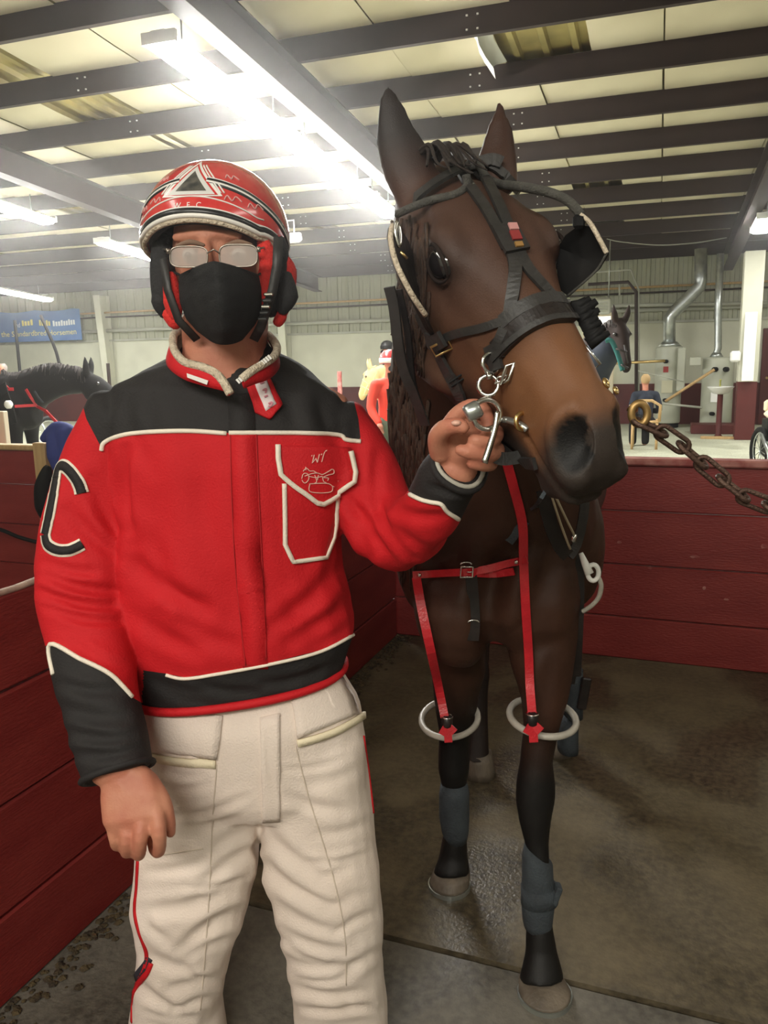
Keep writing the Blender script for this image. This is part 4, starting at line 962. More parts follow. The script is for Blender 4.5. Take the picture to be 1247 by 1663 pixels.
FL = [(672, 965, 800, 975, 1.977, 0.11), (688, 1040, 792, 1045, 2.0304, 0.1), (700, 1095, 782, 1098, 2.0702, 0.085), (708, 1150, 772, 1150, 2.11, 0.068), (713, 1190, 764, 1190, 2.115, 0.055), (712, 1222, 764, 1222, 2.12, 0.052), (712, 1248, 762, 1248, 2.12, 0.05), (717, 1275, 757, 1275, 2.12, 0.038), (721, 1310, 755, 1310, 2.12, 0.034), (722, 1350, 756, 1350, 2.12, 0.036), (716, 1376, 758, 1374, 2.12, 0.044), (712, 1395, 759, 1392, 2.115, 0.044), (704, 1414, 762, 1410, 2.1, 0.05), (703, 1422, 763, 1419, 2.095, 0.05)]
def hind(xo, Yo):
    pts = [(.10, 1.28, .17, .20), (.06, 1.10, .15, .19), (.02, .92, .10, .14), (.04, .74, .066, .085), (.10, .60, .048, .062), (.12, .53, .045, .058), (.085, .44, .036, .042), (.05, .32, .032, .036), (.02, .19, .036, .042), (.0, .145, .040, .044), (-.03, .085, .046, .052), (-.04, .07, .05, .056)]
    g = G(); R_ = []
    for d, z, w, t in pts:
        c = Vector((xo, Yo, z)) + ax_b * d; R_.append([c + lat * (w * math.cos(2 * math.pi * k / 18)) + ax_b * (t * math.sin(2 * math.pi * k / 18)) for k in range(18)])
    g.loft(R_[::-1]); return g
pL = at(778, 1262, 2.72); pR = at(914, 1226, 2.88)
hindL, hindR = hind(pL.x, pL.y + .04), hind(pR.x - .02, pR.y + .04)
groups = [(headg, 'head'), (ear_r, 'ear_r'), (ear_l, 'ear_l')] + [(q, 'head') for q in lips] + [(neckg, 'neck'), (trg, 'trunk')] + [(q, 'trunk') for q in br]
legs = [limb(FR, caps=1, p=2.1), limb(FL, caps=1, p=2.1), hindL, hindR]
HVt, HF, HE = fuse([q for q, _ in groups] + legs, .0072, 5, 'horse')
# ---- sculpt the head in its own axes
Rm = np.array([list(HU), list(HV), list(HW)]); T0 = np.array(list(HT))
def local(V): return (V - T0) @ Rm.T
q = local(HVt); N = normals_np(HVt, HF); disp = np.zeros_like(HVt)
u, v, w = q[:, 0], q[:, 1], q[:, 2]; aw = np.abs(w)
inhead = (u > -.06) & (u < .66) & (v > -.35) & (v < .12) & (aw < .16) & (HVt[:, 1] < 1.62)
def bump_(cu, cv, cw, ru, rv, rw, sym=True): return np.where(inhead, np.exp(-(((u - cu) / ru) ** 2 + ((v - cv) / rv) ** 2 + (((aw if sym else w) - cw) / rw) ** 2)), 0)
# nostril: flared rim and a hollow
ca, sa = math.cos(.75), math.sin(.75)
def nost(du, dv): return du * ca - dv * sa, du * sa + dv * ca
du, dv = nost(u - .543, v + .030)
rr = np.sqrt((du / .037) ** 2 + (dv / .020) ** 2)
side = inhead & (aw > .024)
hol = np.where(side, np.clip(1.12 - rr, 0, 1), 0); rimm = np.where(side, np.exp(-((rr - 1.45) / .38) ** 2), 0)
sg = np.sign(w)[:, None]
disp += -sg * np.array(list(HW)) * (hol ** .8 * .030)[:, None] + N * (rimm * .007)[:, None]
# mouth line, chin groove, eye socket, crest, temple hollow
ml = np.where(inhead & (u > .44) & (u < .60), np.exp(-((v + .100 + .10 * (u - .50)) / .0055) ** 2), 0); disp += N * (-ml * .008)[:, None]
disp += N * (-bump_(.20, -.035, .105, .05, .022, .05) * .006)[:, None]
disp += N * (-bump_(.32, -.02, .06, .09, .03, .03) * .006)[:, None] + N * (-bump_(.10, .005, .10, .035, .02, .04) * .007)[:, None]
disp += N * (-bump_(.49, .0, .04, .05, .02, .025) * .004)[:, None]
HVt = HVt + disp; sm = smooth_np(HVt, HE, 2, .5); wn_ = np.where(inhead & (rr < 3.2), np.clip((3.2 - rr) / .8, 0, 1), 0)[:, None]; HVt = HVt + (sm - HVt) * wn_; HVt = smooth_np(HVt, HE, 1, .3)
# muscles and folds on chest and forelegs
HVt = folds(HVt, HF, [(805, 900, 800, 1060, 22, .020), (770, 860, 700, 960, 24, .010), (850, 880, 800, 960, 20, .008), (900, 880, 880, 1040, 20, .008), (690, 560, 660, 880, 20, .008), (880, 1060, 865, 1180, 12, -.005), (868, 1390, 870, 1480, 8, .003)])
HVt = wobble(HVt, HF, .0016, 15, 4)
# ---- coat colours: bay with black points, plus shade painted in at nostril and lower jaw
q = local(HVt); u, v, w = q[:, 0], q[:, 1], q[:, 2]; aw = np.abs(w); z = HVt[:, 2]
inhead = (u > -.06) & (u < .66) & (v > -.35) & (v < .12) & (aw < .16) & (HVt[:, 1] < 1.62)
BODY = np.array([.046, .018, .0095]); FACE = np.array([.080, .040, .028]); TAN = np.array([.215, .092, .038]); MUZ = np.array([.036, .027, .022]); PT = np.array([.0075, .0065, .006]); DK = np.array([.022, .016, .014])
def lerp(a, b, t): return a + (b - a) * np.clip(t, 0, 1)[:, None]
col = np.tile(BODY, (len(HVt), 1))
f = np.where(inhead, np.clip((u + .03) / .05, 0, 1), 0); col = lerp(col, FACE, f)
tan = np.where(inhead, np.exp(-((u - .45) / .105) ** 2) * np.clip((v + .15) / .06, 0, 1), 0); col = lerp(col, TAN, tan * .95)
tan2 = np.where(inhead, np.exp(-((u - .27) / .10) ** 2 - ((v + .12) / .06) ** 2) * .3, 0); col = lerp(col, TAN, tan2)
cheek = np.where(inhead, np.clip((-.13 - v) / .08, 0, 1) * np.clip((.42 - u) / .1, 0, 1), 0); col = lerp(col, np.array([.040, .019, .012]), cheek * .85)
chn = np.where(inhead, np.clip((-.115 - v) / .04, 0, 1) * np.clip((u - .30) / .06, 0, 1), 0); col = lerp(col, np.array([.014, .010, .009]), chn * .9)  # lower jaw blackened: the shade under the bit painted into the coat
muz = np.where(inhead, np.clip((u - .505 - .35 * np.clip(v + .02, -.03, .06)) / .035, 0, 1), 0); muz = np.maximum(muz, np.where(inhead & (u > .42), np.clip((-.105 - v) / .03, 0, 1) * .8, 0)); col = lerp(col, MUZ, muz)
du, dv = nost(u - .543, v + .030); rr = np.sqrt((du / .037) ** 2 + (dv / .020) ** 2); col = lerp(col, np.array([.003, .0025, .0025]), np.where(inhead & (aw > .02), np.clip((1.18 - rr) / .22, 0, 1), 0))  # nostril hollow blackened, its inner shade put into the colour
eyed = np.where(inhead, np.exp(-((u - .195) / .040) ** 2 - ((v - .004) / .026) ** 2) * (aw > .06), 0); col = lerp(col, DK, eyed * .95)
X_, Y_ = to_px(HVt)
ear = (HVt[:, 1] > 1.38) & (HVt[:, 1] < 1.50) & (z > 1.83)
col = lerp(col, np.array([.016, .012, .011]), np.where((HVt[:, 1] > 1.36) & (HVt[:, 1] < 1.50) & (HVt[:, 0] < .105), np.clip((z - 1.78) / .10, 0, .92) * np.clip((.115 - HVt[:, 0]) / .03, 0, 1), 0)); tip = np.where(ear & (HVt[:, 0] >= .12), np.clip((z - 1.955) / .03, 0, 1), 0); col = lerp(col, DK, tip)
fore = HVt[:, 1] < 2.4
leg = np.where(fore, np.clip((.66 - z) / .16, 0, 1), np.clip((.62 - z) / .12, 0, 1)); col = lerp(col, PT, leg)
col = lerp(col, np.array([.20, .17, .14]), np.where((HVt[:, 1] > 2.6) & (HVt[:, 0] > .45) & (z < .16), np.clip((.16 - z) / .03, 0, 1), 0))
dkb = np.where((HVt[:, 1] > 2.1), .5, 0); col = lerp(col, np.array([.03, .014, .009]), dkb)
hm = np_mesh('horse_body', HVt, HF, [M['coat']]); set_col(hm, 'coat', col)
horse = thing('horse', 'large bay horse with black legs standing beside the person, head turned to the camera', 'horse', (.30, 1.9, 0))
hbody = link('body', hm, horse)
HBV = bvh(HVt, HF)
# eyes, set in dark lids
M['lid'] = mat('lid', (.020, .013, .011), .8, spec=.15)
M['horse_eye'] = mat('horse_eye', (.008, .006, .007), .06, spec=.8, coat=1.0)
for s_ in (1, -1):
    e = obj('eye', ball(hd(.197, .0, .0905 * s_), (.029, .026, .0235), RH, n=20), M['horse_eye'], horse, True)
    for up_ in (1, -1):
        pts = []
        for k in range(9):
            t = math.pi * k / 8; pts.append(hd(.197 - .033 * math.cos(t), up_ * (.025 if up_ > 0 else .022) * math.sin(t), (.1000 + .0075 * math.sin(t)) * s_))
        obj('eyelid', chain(pts, [.0015, .0024, .003, .0032, .0032, .0032, .003, .0024, .0015], 10, 2), M['lid'], horse, True)
M['rust_shoe'] = mat('rust_shoe', (.14, .12, .10), .6, .4)
# hooves with shoe
def hoof(L, R, Lb, Rb, Y0, Y1, tf):
    a, b = at(*L, Y0), at(*R, Y0); c, d = at(*Lb, Y1), at(*Rb, Y1); zb = .012
    ca_, cb = (a + b) / 2, (c + d) / 2; g = G(); rings = []
    ra, rb = (b - a).length / 2, (d - c).length / 2
    for k in range(5):
        f = k / 4; cc = ca_.lerp(Vector((cb.x, cb.y, zb)), f); r_ = ra + (rb - ra) * f
        rings.append([cc + Vector((r_ * math.cos(t), r_ * 1.08 * math.sin(t) * (1.0 if math.sin(t) < 0 else .8), 0)) for t in [2 * math.pi * j / 24 for j in range(24)]])
    rings = [[ca_ + (p - ca_) * .7 + Vector((0, 0, .008)) for p in rings[0]]] + rings
    g.loft(rings); h = obj('hoof', g, M['hoof'], horse, True)
    sh = G(); cc = Vector((cb.x, cb.y, .006)); sh.tube([cc + Vector((rb * .87 * math.cos(t), rb * .94 * math.sin(t) * (1 if math.sin(t) < 0 else .8), 0)) for t in [math.pi * .62 + 2 * math.pi * .88 * j / 30 for j in range(31)]], 1, 4, flat=(.006, .011), up=(0, 0, 1))
    obj('shoe', sh, M['galv'], h)
    return h
hoof((842, 1594), (917, 1590), (842, 1625), (926, 1622), 1.69, 1.672, .05)
hoof((703, 1418), (763, 1415), (697, 1445), (762, 1443), 2.095, 2.085, .05)
for p, Yo in ((pL, 0), (pR, 0)):
    x, y = to_px(np.array([[p.x, p.y, 0]])); c = Vector((p.x, p.y, 0)); g = G(); rings = []
    if p is pR: c.x -= .02
    for k in range(4):
        f = k / 3; cc = c + Vector((0, .01 * (1 - f), .085 * (1 - f))); r_ = .048 + .012 * f; rings.append([cc + Vector((r_ * math.cos(2 * math.pi * j / 20), 1.05 * r_ * math.sin(2 * math.pi * j / 20), 0)) for j in range(20)])
    g.loft(rings); obj('hoof', g, M['hoof'], horse, True)
# forelock, mane and tail in locks
def lock(pts, r0, r1, par, name='lock'): return obj(name, G().tube(spline([tuple(p) for p in pts], 5), [r0 + (r1 - r0) * k / (5 * (len(pts) - 1)) for k in range(5 * (len(pts) - 1) + 1)], 6), M['hair'], par, True)
g = G()
for k in range(13):
    a = rnd.uniform(-.05, .055); l = rnd.uniform(.01, .05); s_ = rnd.uniform(-.03, .03)
    pts = [hd(-.055 + rnd.uniform(-.02, .02), .005, a * .7), hd(-.02, .045 + rnd.uniform(0, .014), a * .8), hd(.02 + l * .3, .046 + rnd.uniform(.0, .012), a + s_ * .4), hd(.03 + l * .8, .058, a * .9 + s_)]
    q_ = spline([tuple(p) for p in pts], 4); g.tube(q_, [.0045 * (1 - .75 * i / len(q_)) for i in range(len(q_))], 5)
o = obj('forelock', g, M['hair'], horse, True); o['kind'] = 'stuff'
g = G()
for k in range(320):
    y0 = rnd.uniform(350, 800); xa = 640 + 52 * rnd.random() ** 1.3; L_ = rnd.uniform(90, 190); P = []
    for j in range(6):
        f = j / 5; p, n = hit(HBV, xa + 10 * math.sin(f * 2.2 + k) - 6 * f, y0 + L_ * f)
        if P and (p - P[-1]).length > .12: break
        P.append(p + n * (.005 - .003 * f))
    if len(P) > 3: g.tube(P, [.0030 * (1 - .7 * i / len(P)) for i in range(len(P))], 5)
mane = obj('mane', g, mat('mane_hair', (.075, .036, .019), .55, var=(.035, .018, .011), scale=18, stretch=(8, 8, 1), bump=.5, bscale=120), horse, True); mane['kind'] = 'stuff'
g = G(); tb = c0 + ax_b * 1.45 + Vector((0, 0, 1.33))
for k in range(40):
    a, b = rnd.uniform(-.05, .05), rnd.uniform(-.03, .05); g.tube(spline([tuple(tb), tuple(tb + ax_b * .10 + lat * a * .5 + Vector((0, 0, -.06))), tuple(tb + ax_b * (.12 + b) + lat * a + Vector((0, 0, -.5))), tuple(tb + ax_b * (.08 + b) + lat * a * 1.3 + Vector((0, 0, -.95)))], 4), .012, 5)
obj('tail', g, M['hair'], horse, True)['kind'] = 'stuff'
# leg wraps
def wrap(st, name='leg_wrap'):
    g = G(); Ls = [at(s[0], s[1], s[4]) for s in st]; Rs = [at(s[2], s[3], s[4]) for s in st]; rings = []
    for i, s in enumerate(st):
        ax = (Ls[min(i + 1, len(st) - 1)] - Ls[max(i - 1, 0)]); rings.append(ring(Ls[i], Rs[i], s[5], 24, ax, 2.1))
    g.loft(rings); return obj(name, g, M['wrap'], horse, True)
w1 = wrap([(852, 1372, 893, 1398, 1.765, 0.036), (848, 1392, 897, 1402, 1.765, 0.041), (848, 1422, 898, 1424, 1.76, 0.042), (847, 1447, 903, 1445, 1.755, 0.044), (847, 1470, 900, 1470, 1.75, 0.042), (849, 1496, 896, 1500, 1.74, 0.042), (851, 1504, 893, 1506, 1.74, 0.036)])
obj('wrap_strap', wrap([(846, 1440, 905, 1436, 1.756, 0.047), (846, 1468, 906, 1462, 1.75, 0.047)], 'tmp').data and G().box(at(903, 1452, 1.73), (.014, .03, .05), Matrix.Rotation(.3, 3, 'Y'), .003), M['wrap'], w1)
C.objects['tmp'].name = 'wrap_band'
w2 = wrap([(716, 1270, 758, 1268, 2.12, 0.044), (713, 1290, 762, 1286, 2.12, 0.048), (713, 1325, 762, 1322, 2.12, 0.048), (717, 1350, 761, 1348, 2.12, 0.047), (722, 1362, 758, 1362, 2.12, 0.042)])
# ================================================================== TACK
bridle = thing('bridle', 'black leather bridle with blinkers and steel rings on the bay horse', 'bridle', (.18, 1.25, 1.6))
def strap(pts, w, t=.005, lift=.003, m_='leather', par=None, name='strap', jump=.08, curve=True):
    return obj(name, on_cloth(HBV, pts, w, t, lift, jump=jump, curve=curve, step=7), M[m_], par or bridle)
def free(pts, w, t=.005, nrm=(0, -1, .1), m_='leather', name='strap', par=None):
    return obj(name, G().strap([at(*q) for q in spline(pts, 6)], Vector(nrm), w, t), M[m_], par or bridle)
def D(px, py, b=None):
    return hit(HBV, px, py)[0]
# check straps down the face, joined by a keeper, then parting to both sides of the bit
strap([(735, 252), (752, 290), (790, 345), (822, 405)], .017, .006, .004, name='overcheck_strap')
strap([(768, 262), (790, 300), (815, 352), (836, 405)], .017, .006, .006, name='overcheck_strap')
kp = strap([(815, 372), (826, 392), (838, 414)], .040, .006, .009, name='keeper')
g = on_cloth(HBV, [(827, 374), (831, 384)], .014, .003, .0135, curve=False); obj('badge', g, mat('badge_pink', (.50, .24, .23), .6), kp)
g = on_cloth(HBV, [(830, 386), (836, 400)], .015, .003, .0135, curve=False); obj('badge', g, mat('badge_red', (.24, .025, .025), .6), kp)
g = on_cloth(HBV, [(837, 404), (840, 411)], .012, .003, .0135, curve=False); obj('badge', g, mat('badge_gold', (.28, .15, .04), .6), kp)
strap([(830, 412), (836, 440), (832, 490), (824, 540), (814, 575)], .019, .005, .004, name='overcheck_strap')
strap([(842, 412), (858, 440), (884, 470), (908, 498), (922, 520)], .017, .005, .004, name='overcheck_strap')
# crown and brow
strap([(684, 330), (716, 306), (752, 286), (795, 268), (812, 272)], .021, .006, .014, name='crown_strap')
strap([(795, 270), (815, 285), (832, 302), (850, 320)], .014, .006, .008, name='crown_strap')
strap([(738, 262), (746, 274), (752, 290)], .012, .006, .012, name='crown_strap')
M['felt'] = mat('felt', (.075, .072, .062), .9, var=(.05, .048, .042), scale=60, bump=.5, bscale=300)
def stay(pts, r): return obj('blinker_stay', G().tube([at(*q) for q in spline(pts, 6)], r, 10), M['felt'], bridle, True)
p1, p2, p3 = D(745, 312), D(700, 322), D(760, 300)
stay([(757, 284, p3.y - .012), (757, 303, p3.y - .014), (738, 316, p1.y - .012), (700, 325, p2.y - .02), (666, 338, p2.y - .01), (645, 348, p2.y + .02)], .0065)
q1, q2 = D(790, 285), D(815, 300)
stay([(776, 262, q1.y - .006), (788, 286, q1.y - .014), (808, 298, q2.y - .016), (850, 304, 1.27), (890, 312, 1.25), (922, 326, 1.235), (944, 350, 1.23)], .0072)
# blinkers: stiff cupped leather panels with a pale metal rim
def panel(poly, depth, m_, name, bulge=.012, par=None):
    """poly: (px, py, Y) outline; a stiff panel with thickness along the view depth"""
    P = [at(*q) for q in poly]; c = sum(P, Vector()) / len(P); n = len(P)
    nrm = Vector()
    for i in range(n): nrm += (P[i] - c).cross(P[(i + 1) % n] - c)
    nrm.normalize()
    if nrm.y > 0: nrm = -nrm
    g = G(); rings = []
    for s_, off in ((1, nrm * 0), (-1, -nrm * depth)):
        for f in ((0, .35, .7, 1) if s_ > 0 else (1, .7, .35, 0)):
            rings.append([c + (p - c) * max(f, .02) - nrm * bulge * (1 - f * f) * -1 + off for p in P])
    g.loft(rings); return auto(obj(name, g, M[m_], par or bridle, True)), P
sub = lambda pl: spline(pl, 3)
RB = [(906, 402, 1.30), (918, 382, 1.27), (940, 366, 1.24), (960, 368, 1.225), (974, 392, 1.215), (984, 412, 1.212), (970, 436, 1.222), (946, 458, 1.235), (921, 480, 1.25), (908, 470, 1.27), (904, 438, 1.29)]
rb_, P_rb = panel(RB, .006, 'black', 'blinker', -.010)
obj('blinker_rim', G().tube([at(a, b, c - .004) for a, b, c in spline([(942, 348, 1.23), (958, 362, 1.226), (972, 386, 1.214), (985, 411, 1.21)], 5)], .0036, 6), M['fleece'], rb_, True)
obj('blinker_rim', G().tube([at(a, b, c - .003) for a, b, c in spline([(985, 411, 1.21), (970, 437, 1.22), (946, 460, 1.233), (921, 481, 1.248)], 5)], .002, 6), M['felt'], rb_, True)
obj('blinker_fitting', G().box(at(940, 360, 1.226), (.018, .010, .020), bev=.004), M['black'], rb_)
LB = [(648, 366, 1.30), (664, 392, 1.31), (676, 430, 1.315), (690, 470, 1.32), (706, 530, 1.325), (716, 556, 1.33), (696, 532, 1.25), (676, 492, 1.215), (656, 456, 1.20), (640, 420, 1.20), (634, 385, 1.21), (636, 368, 1.24)]
lb_, P_lb = panel(LB, .006, 'leather_dk', 'blinker', -.006)
obj('blinker_rim', G().tube([at(a, b, c - .003) for a, b, c in spline([(637, 366, 1.24), (634, 388, 1.205), (642, 424, 1.197), (657, 457, 1.197), (672, 484, 1.205), (691, 512, 1.228)], 5)], .0042, 6), M['fleece'], lb_, True)
obj('blinker_fitting', G().tube([at(a, b, c) for a, b, c in spline([(645, 360, 1.22), (642, 378, 1.215), (648, 400, 1.215), (650, 386, 1.22), (647, 366, 1.225)], 4)], .0035, 6), M['steel'], lb_, True)
obj('blinker_fitting', G().tube(P_([(650, 409, 1.205), (661, 420, 1.21)]), .0025, 6), M['brass'], lb_, True)
# cheek strap with buckle
strap([(688, 505), (700, 530), (712, 556)], .022, .006, .010, name='cheek_strap')
strap([(712, 556), (722, 580), (738, 612), (752, 640), (765, 664)], .020, .006, .009, name='cheek_strap')
strap([(704, 545), (716, 552), (728, 545)], .026, .007, .013, name='cheek_strap')
def frame(c, e1, e2, r=.0022, m_='steel', name='buckle', par=None):
    c = Vector(c); return obj(name, G().tube([c + e1 + e2, c - e1 + e2, c - e1 - e2, c + e1 - e2], r, 6, closed=True), M[m_], par or bridle, True)
frame(D(721, 565) + Vector((-.005, -.016, 0)), Vector((.013, -.003, .006)), Vector((-.004, -.002, .007)), .0024, 'brass')
frame(D(741, 617) + Vector((0, -.014, 0)), Vector((.011, -.002, .007)), Vector((.002, 0, -.003)), .002, 'black', 'keeper')
# nose straps
strap([(716, 552), (736, 543), (765, 537), (795, 530), (820, 522)], .013, .005, .004, name='nose_strap')
strap([(818, 524), (838, 508), (865, 494), (890, 488), (912, 490)], .020, .006, .006, name='nose_strap')
strap([(808, 570), (830, 548), (856, 526), (886, 512), (918, 506), (932, 510)], .030, .009, .004, m_='leather_dk', name='noseband')
strap([(806, 584), (828, 562), (856, 540), (890, 524), (928, 520)], .009, .012, .006, name='noseband_edge')
strap([(800, 592), (804, 575), (812, 560), (822, 535)], .016, .006, .006, name='noseband_strap')
# off side: roll and buckles seen past the nose
g = G()
for k in range(26):
    f = k / 25; p = at(930 + 26 * f, 498 + 62 * f, 1.19 - .02 * f); g.tube([p, p + Vector((.022 + rnd.uniform(-.006, .006), -.004, .012 + rnd.uniform(-.008, .008)))], [.009, .004], 6)
obj('shadow_roll', g, M['black'], bridle, True)
frame(at(958, 580, 1.165), Vector((.011, 0, -.013)), Vector((.004, 0, .003)), .0022, 'steel')
# bit: rings, shank and mouthpiece on the near side
def ringo(px, py, Y, rpx, tilt=(0, -1, 0), r=.0032, m_='steel', name='bit_ring', squash=1.0):
    c = at(px, py, Y); R_ = rpx / F * (c.y * math.cos(PITCH) - (c.z - H) * math.sin(PITCH)); n = Vector(tilt).normalized(); a = n.orthogonal().normalized(); b = n.cross(a)
    return obj(name, G().tube([c + (a * math.cos(t) + b * math.sin(t) * squash) * R_ for t in [2 * math.pi * k / 28 for k in range(28)]], r, 8, closed=True), M[m_], bridle, True)
YB = min(D(800, 600).y, D(793, 627).y) - .012
ringo(798, 590, YB, 16, (.35, -1, .1), .0032)
ringo(793, 626, YB - .004, 16, (-.15, -1, .15), .0034)
ringo(790, 673, YB - .012, 24, (.25, -1, .05), .0042)
obj('bit_link', G().tube(P_([(794, 606, YB - .006), (795, 616, YB - .008)]), .0052, 8), M['steel'], bridle, True)
obj('bit_link', G().lathe([(.011, -.012), (.0135, -.008), (.0135, .008), (.011, .012)], at(768, 668, YB - .014), 14, Matrix.Rotation(1.1, 3, 'Y')), M['galv'], bridle, True)
obj('bit_shank', G().tube([at(*q) for q in spline([(808, 668, YB - .018), (804, 694, YB - .022), (796, 722, YB - .026), (786, 752, YB - .030)], 4)], [.0042, .0044, .0045, .0046, .0047, .0048, .0049, .005, .0051, .0052, .0053, .0054, .0056], 8), M['steel'], bridle, True)
obj('bit_mouthpiece', G().tube([at(*q) for q in spline([(806, 682, YB - .006), (824, 682, YB), (845, 690, D(850, 690).y - .006), (856, 698, D(856, 698).y - .002)], 4)], .0052, 8), M['galv'], bridle, True)
ringo(848, 684, D(848, 684).y - .008, 13, (.6, -1, .1), .0036, 'brass')
frame(D(822, 606) + Vector((0, -.012, 0)), Vector((.004, -.002, .013)), Vector((.006, 0, .003)), .0028)
frame(D(812, 615) + Vector((0, -.012, 0)), Vector((.007, -.002, .002)), Vector((.002, 0, .004)), .002)
strap([(800, 560), (806, 580), (812, 600)], .024, .006, .006, name='bit_strap')
strap([(810, 712), (830, 735), (850, 748), (872, 752)], .018, .006, .004, name='chin_strap')
free([(790, 735, 1.21), (815, 745, 1.215), (845, 742, 1.22)], .020, name='chin_strap')
# throat latch hanging behind the cheek
free([(632, 466, 1.31), (640, 500, 1.32), (647, 560, 1.34), (656, 602, 1.36), (672, 640, 1.38), (690, 690, 1.42)], .018, .005, (-.5, -1, 0), name='throat_latch')
free([(648, 470, 1.33), (662, 540, 1.35), (668, 600, 1.37), (674, 640, 1.385)], .010, .005, (-.5, -1, 0), 'leather_dk', name='throat_latch')
# off-side brass of the bit
for px, py, r in ((984, 622, 7), (1000, 634, 5)): ringo(px, py, 1.12, r, (.8, -.6, .5), .0022, 'brass')
# ---- cross-tie chain with snap ring
chain_t = thing('chain', 'rusty steel chain running from the horse muzzle to the right edge', 'chain', at(1130, 755, 1.10))
M['rust'] = mat('rust', (.085, .048, .036), .5, .75, var=(.13, .08, .06), scale=60, bump=.3)
obj('snap_ring', G().tube([at(1038 + 13 * math.cos(t), 672 + 17 * math.sin(t), 1.10) for t in [2 * math.pi * k / 24 for k in range(24)]], .0055, 8, closed=True), mat('bronze', (.36, .23, .09), .45, .8), chain_t, True)
obj('snap', G().tube(P_([(1024, 662, 1.105), (1030, 668, 1.10)]), .007, 8), M['brass'], chain_t, True)
cp = dense(spline([(1042, 688, 1.10), (1090, 712, 1.10), (1140, 752, 1.10), (1200, 800, 1.09), (1247, 822, 1.085), (1330, 862, 1.08), (1480, 920, 1.10), (1720, 985, 1.16)], 6), 3); CP = [at(*q) for q in cp]
def along(pts, s):
    d = 0
    for i in range(len(pts) - 1):
        l = (pts[i + 1] - pts[i]).length
        if d + l >= s: return pts[i].lerp(pts[i + 1], (s - d) / l), (pts[i + 1] - pts[i]).normalized()
        d += l
    return None
pitch = .0365; k = 0
lk = G(); lh, lw = .0165, .0098; oval = [(lh + lw * math.cos(t), lw * math.sin(t)) for t in [math.pi * (-.5 + j / 8) for j in range(9)]] + [(-lh + lw * math.cos(t), lw * math.sin(t)) for t in [math.pi * (.5 + j / 8) for j in range(9)]]
lk.tube([(x, y, 0) for x, y in oval], .0036, 8, closed=True); LK = lk.mesh('link', M['rust'], True)
while True:
    r = along(CP, .012 + k * pitch)
    if r is None or k > 60: break
    p, t = r; side_ = t.cross(Vector((0, -1, .2))).normalized(); nn = t.cross(side_).normalized()
    ang = .45 if k % 2 else -1.0; s2 = side_ * math.cos(ang) + nn * math.sin(ang); n2 = t.cross(s2)
    o = bpy.data.objects.new('link', LK); C.objects.link(o); o.parent = chain_t
    m4 = Matrix((t, s2, n2)).transposed().to_4x4(); m4.translation = p; o.matrix_local = MW['chain'].inverted() @ m4; k += 1
endp = CP[-1]
post = thing('tie_post', 'wooden tie post just outside the right edge of the photo', 'post', (endp.x + .04, endp.y, 0)); obj('post', G().box((endp.x + .04, endp.y, .75), (.07, .07, 1.5), bev=.005), M['raw_wood'], post)
# ---- hobbles: red hangers and pale loops round the forelegs
hob = thing('hobbles', 'red strap hobble hangers with two pale loops around the horse forelegs', 'harness', (.2, 1.8, .9))
M['red_strap'] = mat('red_strap', (.55, .012, .022), .35, var=(.42, .008, .016), scale=20, bump=.15, bscale=200, spec=.6)
M['loop'] = mat('loop', (.46, .43, .37), .4, var=(.36, .33, .28), scale=20, bump=.15)
def hang(pts, w): return free(pts, w, .004, (0, -1, .15), 'red_strap', 'hanger', hob)
def yy(px, py, off=.008): return hit(HBV, px, py)[0].y - off
S1 = [(676, 938, yy(690, 938)), (684, 985, yy(692, 985) - .01), (700, 1060, yy(705, 1060) - .03), (712, 1115, 1.90), (722, 1165, 1.895)]
S2 = [(822, 748, yy(822, 752)), (834, 792, yy(834, 792)), (848, 850, yy(848, 850)), (850, 910, yy(850, 910)), (853, 980, yy(853, 980)), (858, 1060, yy(858, 1060) - .008), (860, 1110, yy(860, 1110) - .015), (864, 1162, 1.70)]
a1, a2 = hang(S1, .021), hang(S2, .020)
S3 = [(670, 934, yy(690, 934)), (700, 932, yy(700, 932)), (735, 930, yy(735, 930)), (765, 929, yy(765, 929))]
S4 = [(752, 930, yy(752, 930) - .004), (790, 924, yy(790, 924) - .004), (825, 915, yy(825, 915) - .004), (856, 909, yy(855, 909) - .006)]
S5 = [(765, 930, yy(765, 930)), (800, 932, yy(800, 932)), (834, 928, yy(834, 928))]
for s_ in (S3, S4, S5): free(s_, .017, .004, (0, -1, .15), 'red_strap', 'breast_strap', hob)
p = at(758, 929, yy(758, 929) - .012); frame(p, Vector((.0135, 0, 0)), Vector((.001, 0, .012)), .0024, 'steel', 'buckle', hob)
obj('buckle_tongue', G().tube([p, p + Vector((.012, -.002, 0))], .0018, 6), M['steel'], hob, True)
for px, py in ((681, 934), (838, 913)): obj('rivet', ball(at(px, py, yy(px, py) - .010), (.005, .003, .005), n=10), M['steel'], hob, True)
def hoop(c, rx, ry, tilt, roll):
    R_ = Matrix.Rotation(roll, 3, 'Y') @ Matrix.Rotation(tilt, 3, 'X'); pts = []
    for k in range(40):
        t = 2 * math.pi * k / 40 ; pts.append(c + R_ @ Vector((rx * math.cos(t), ry * math.sin(t), -.018 * math.cos(2 * t) * 0)))
    return pts
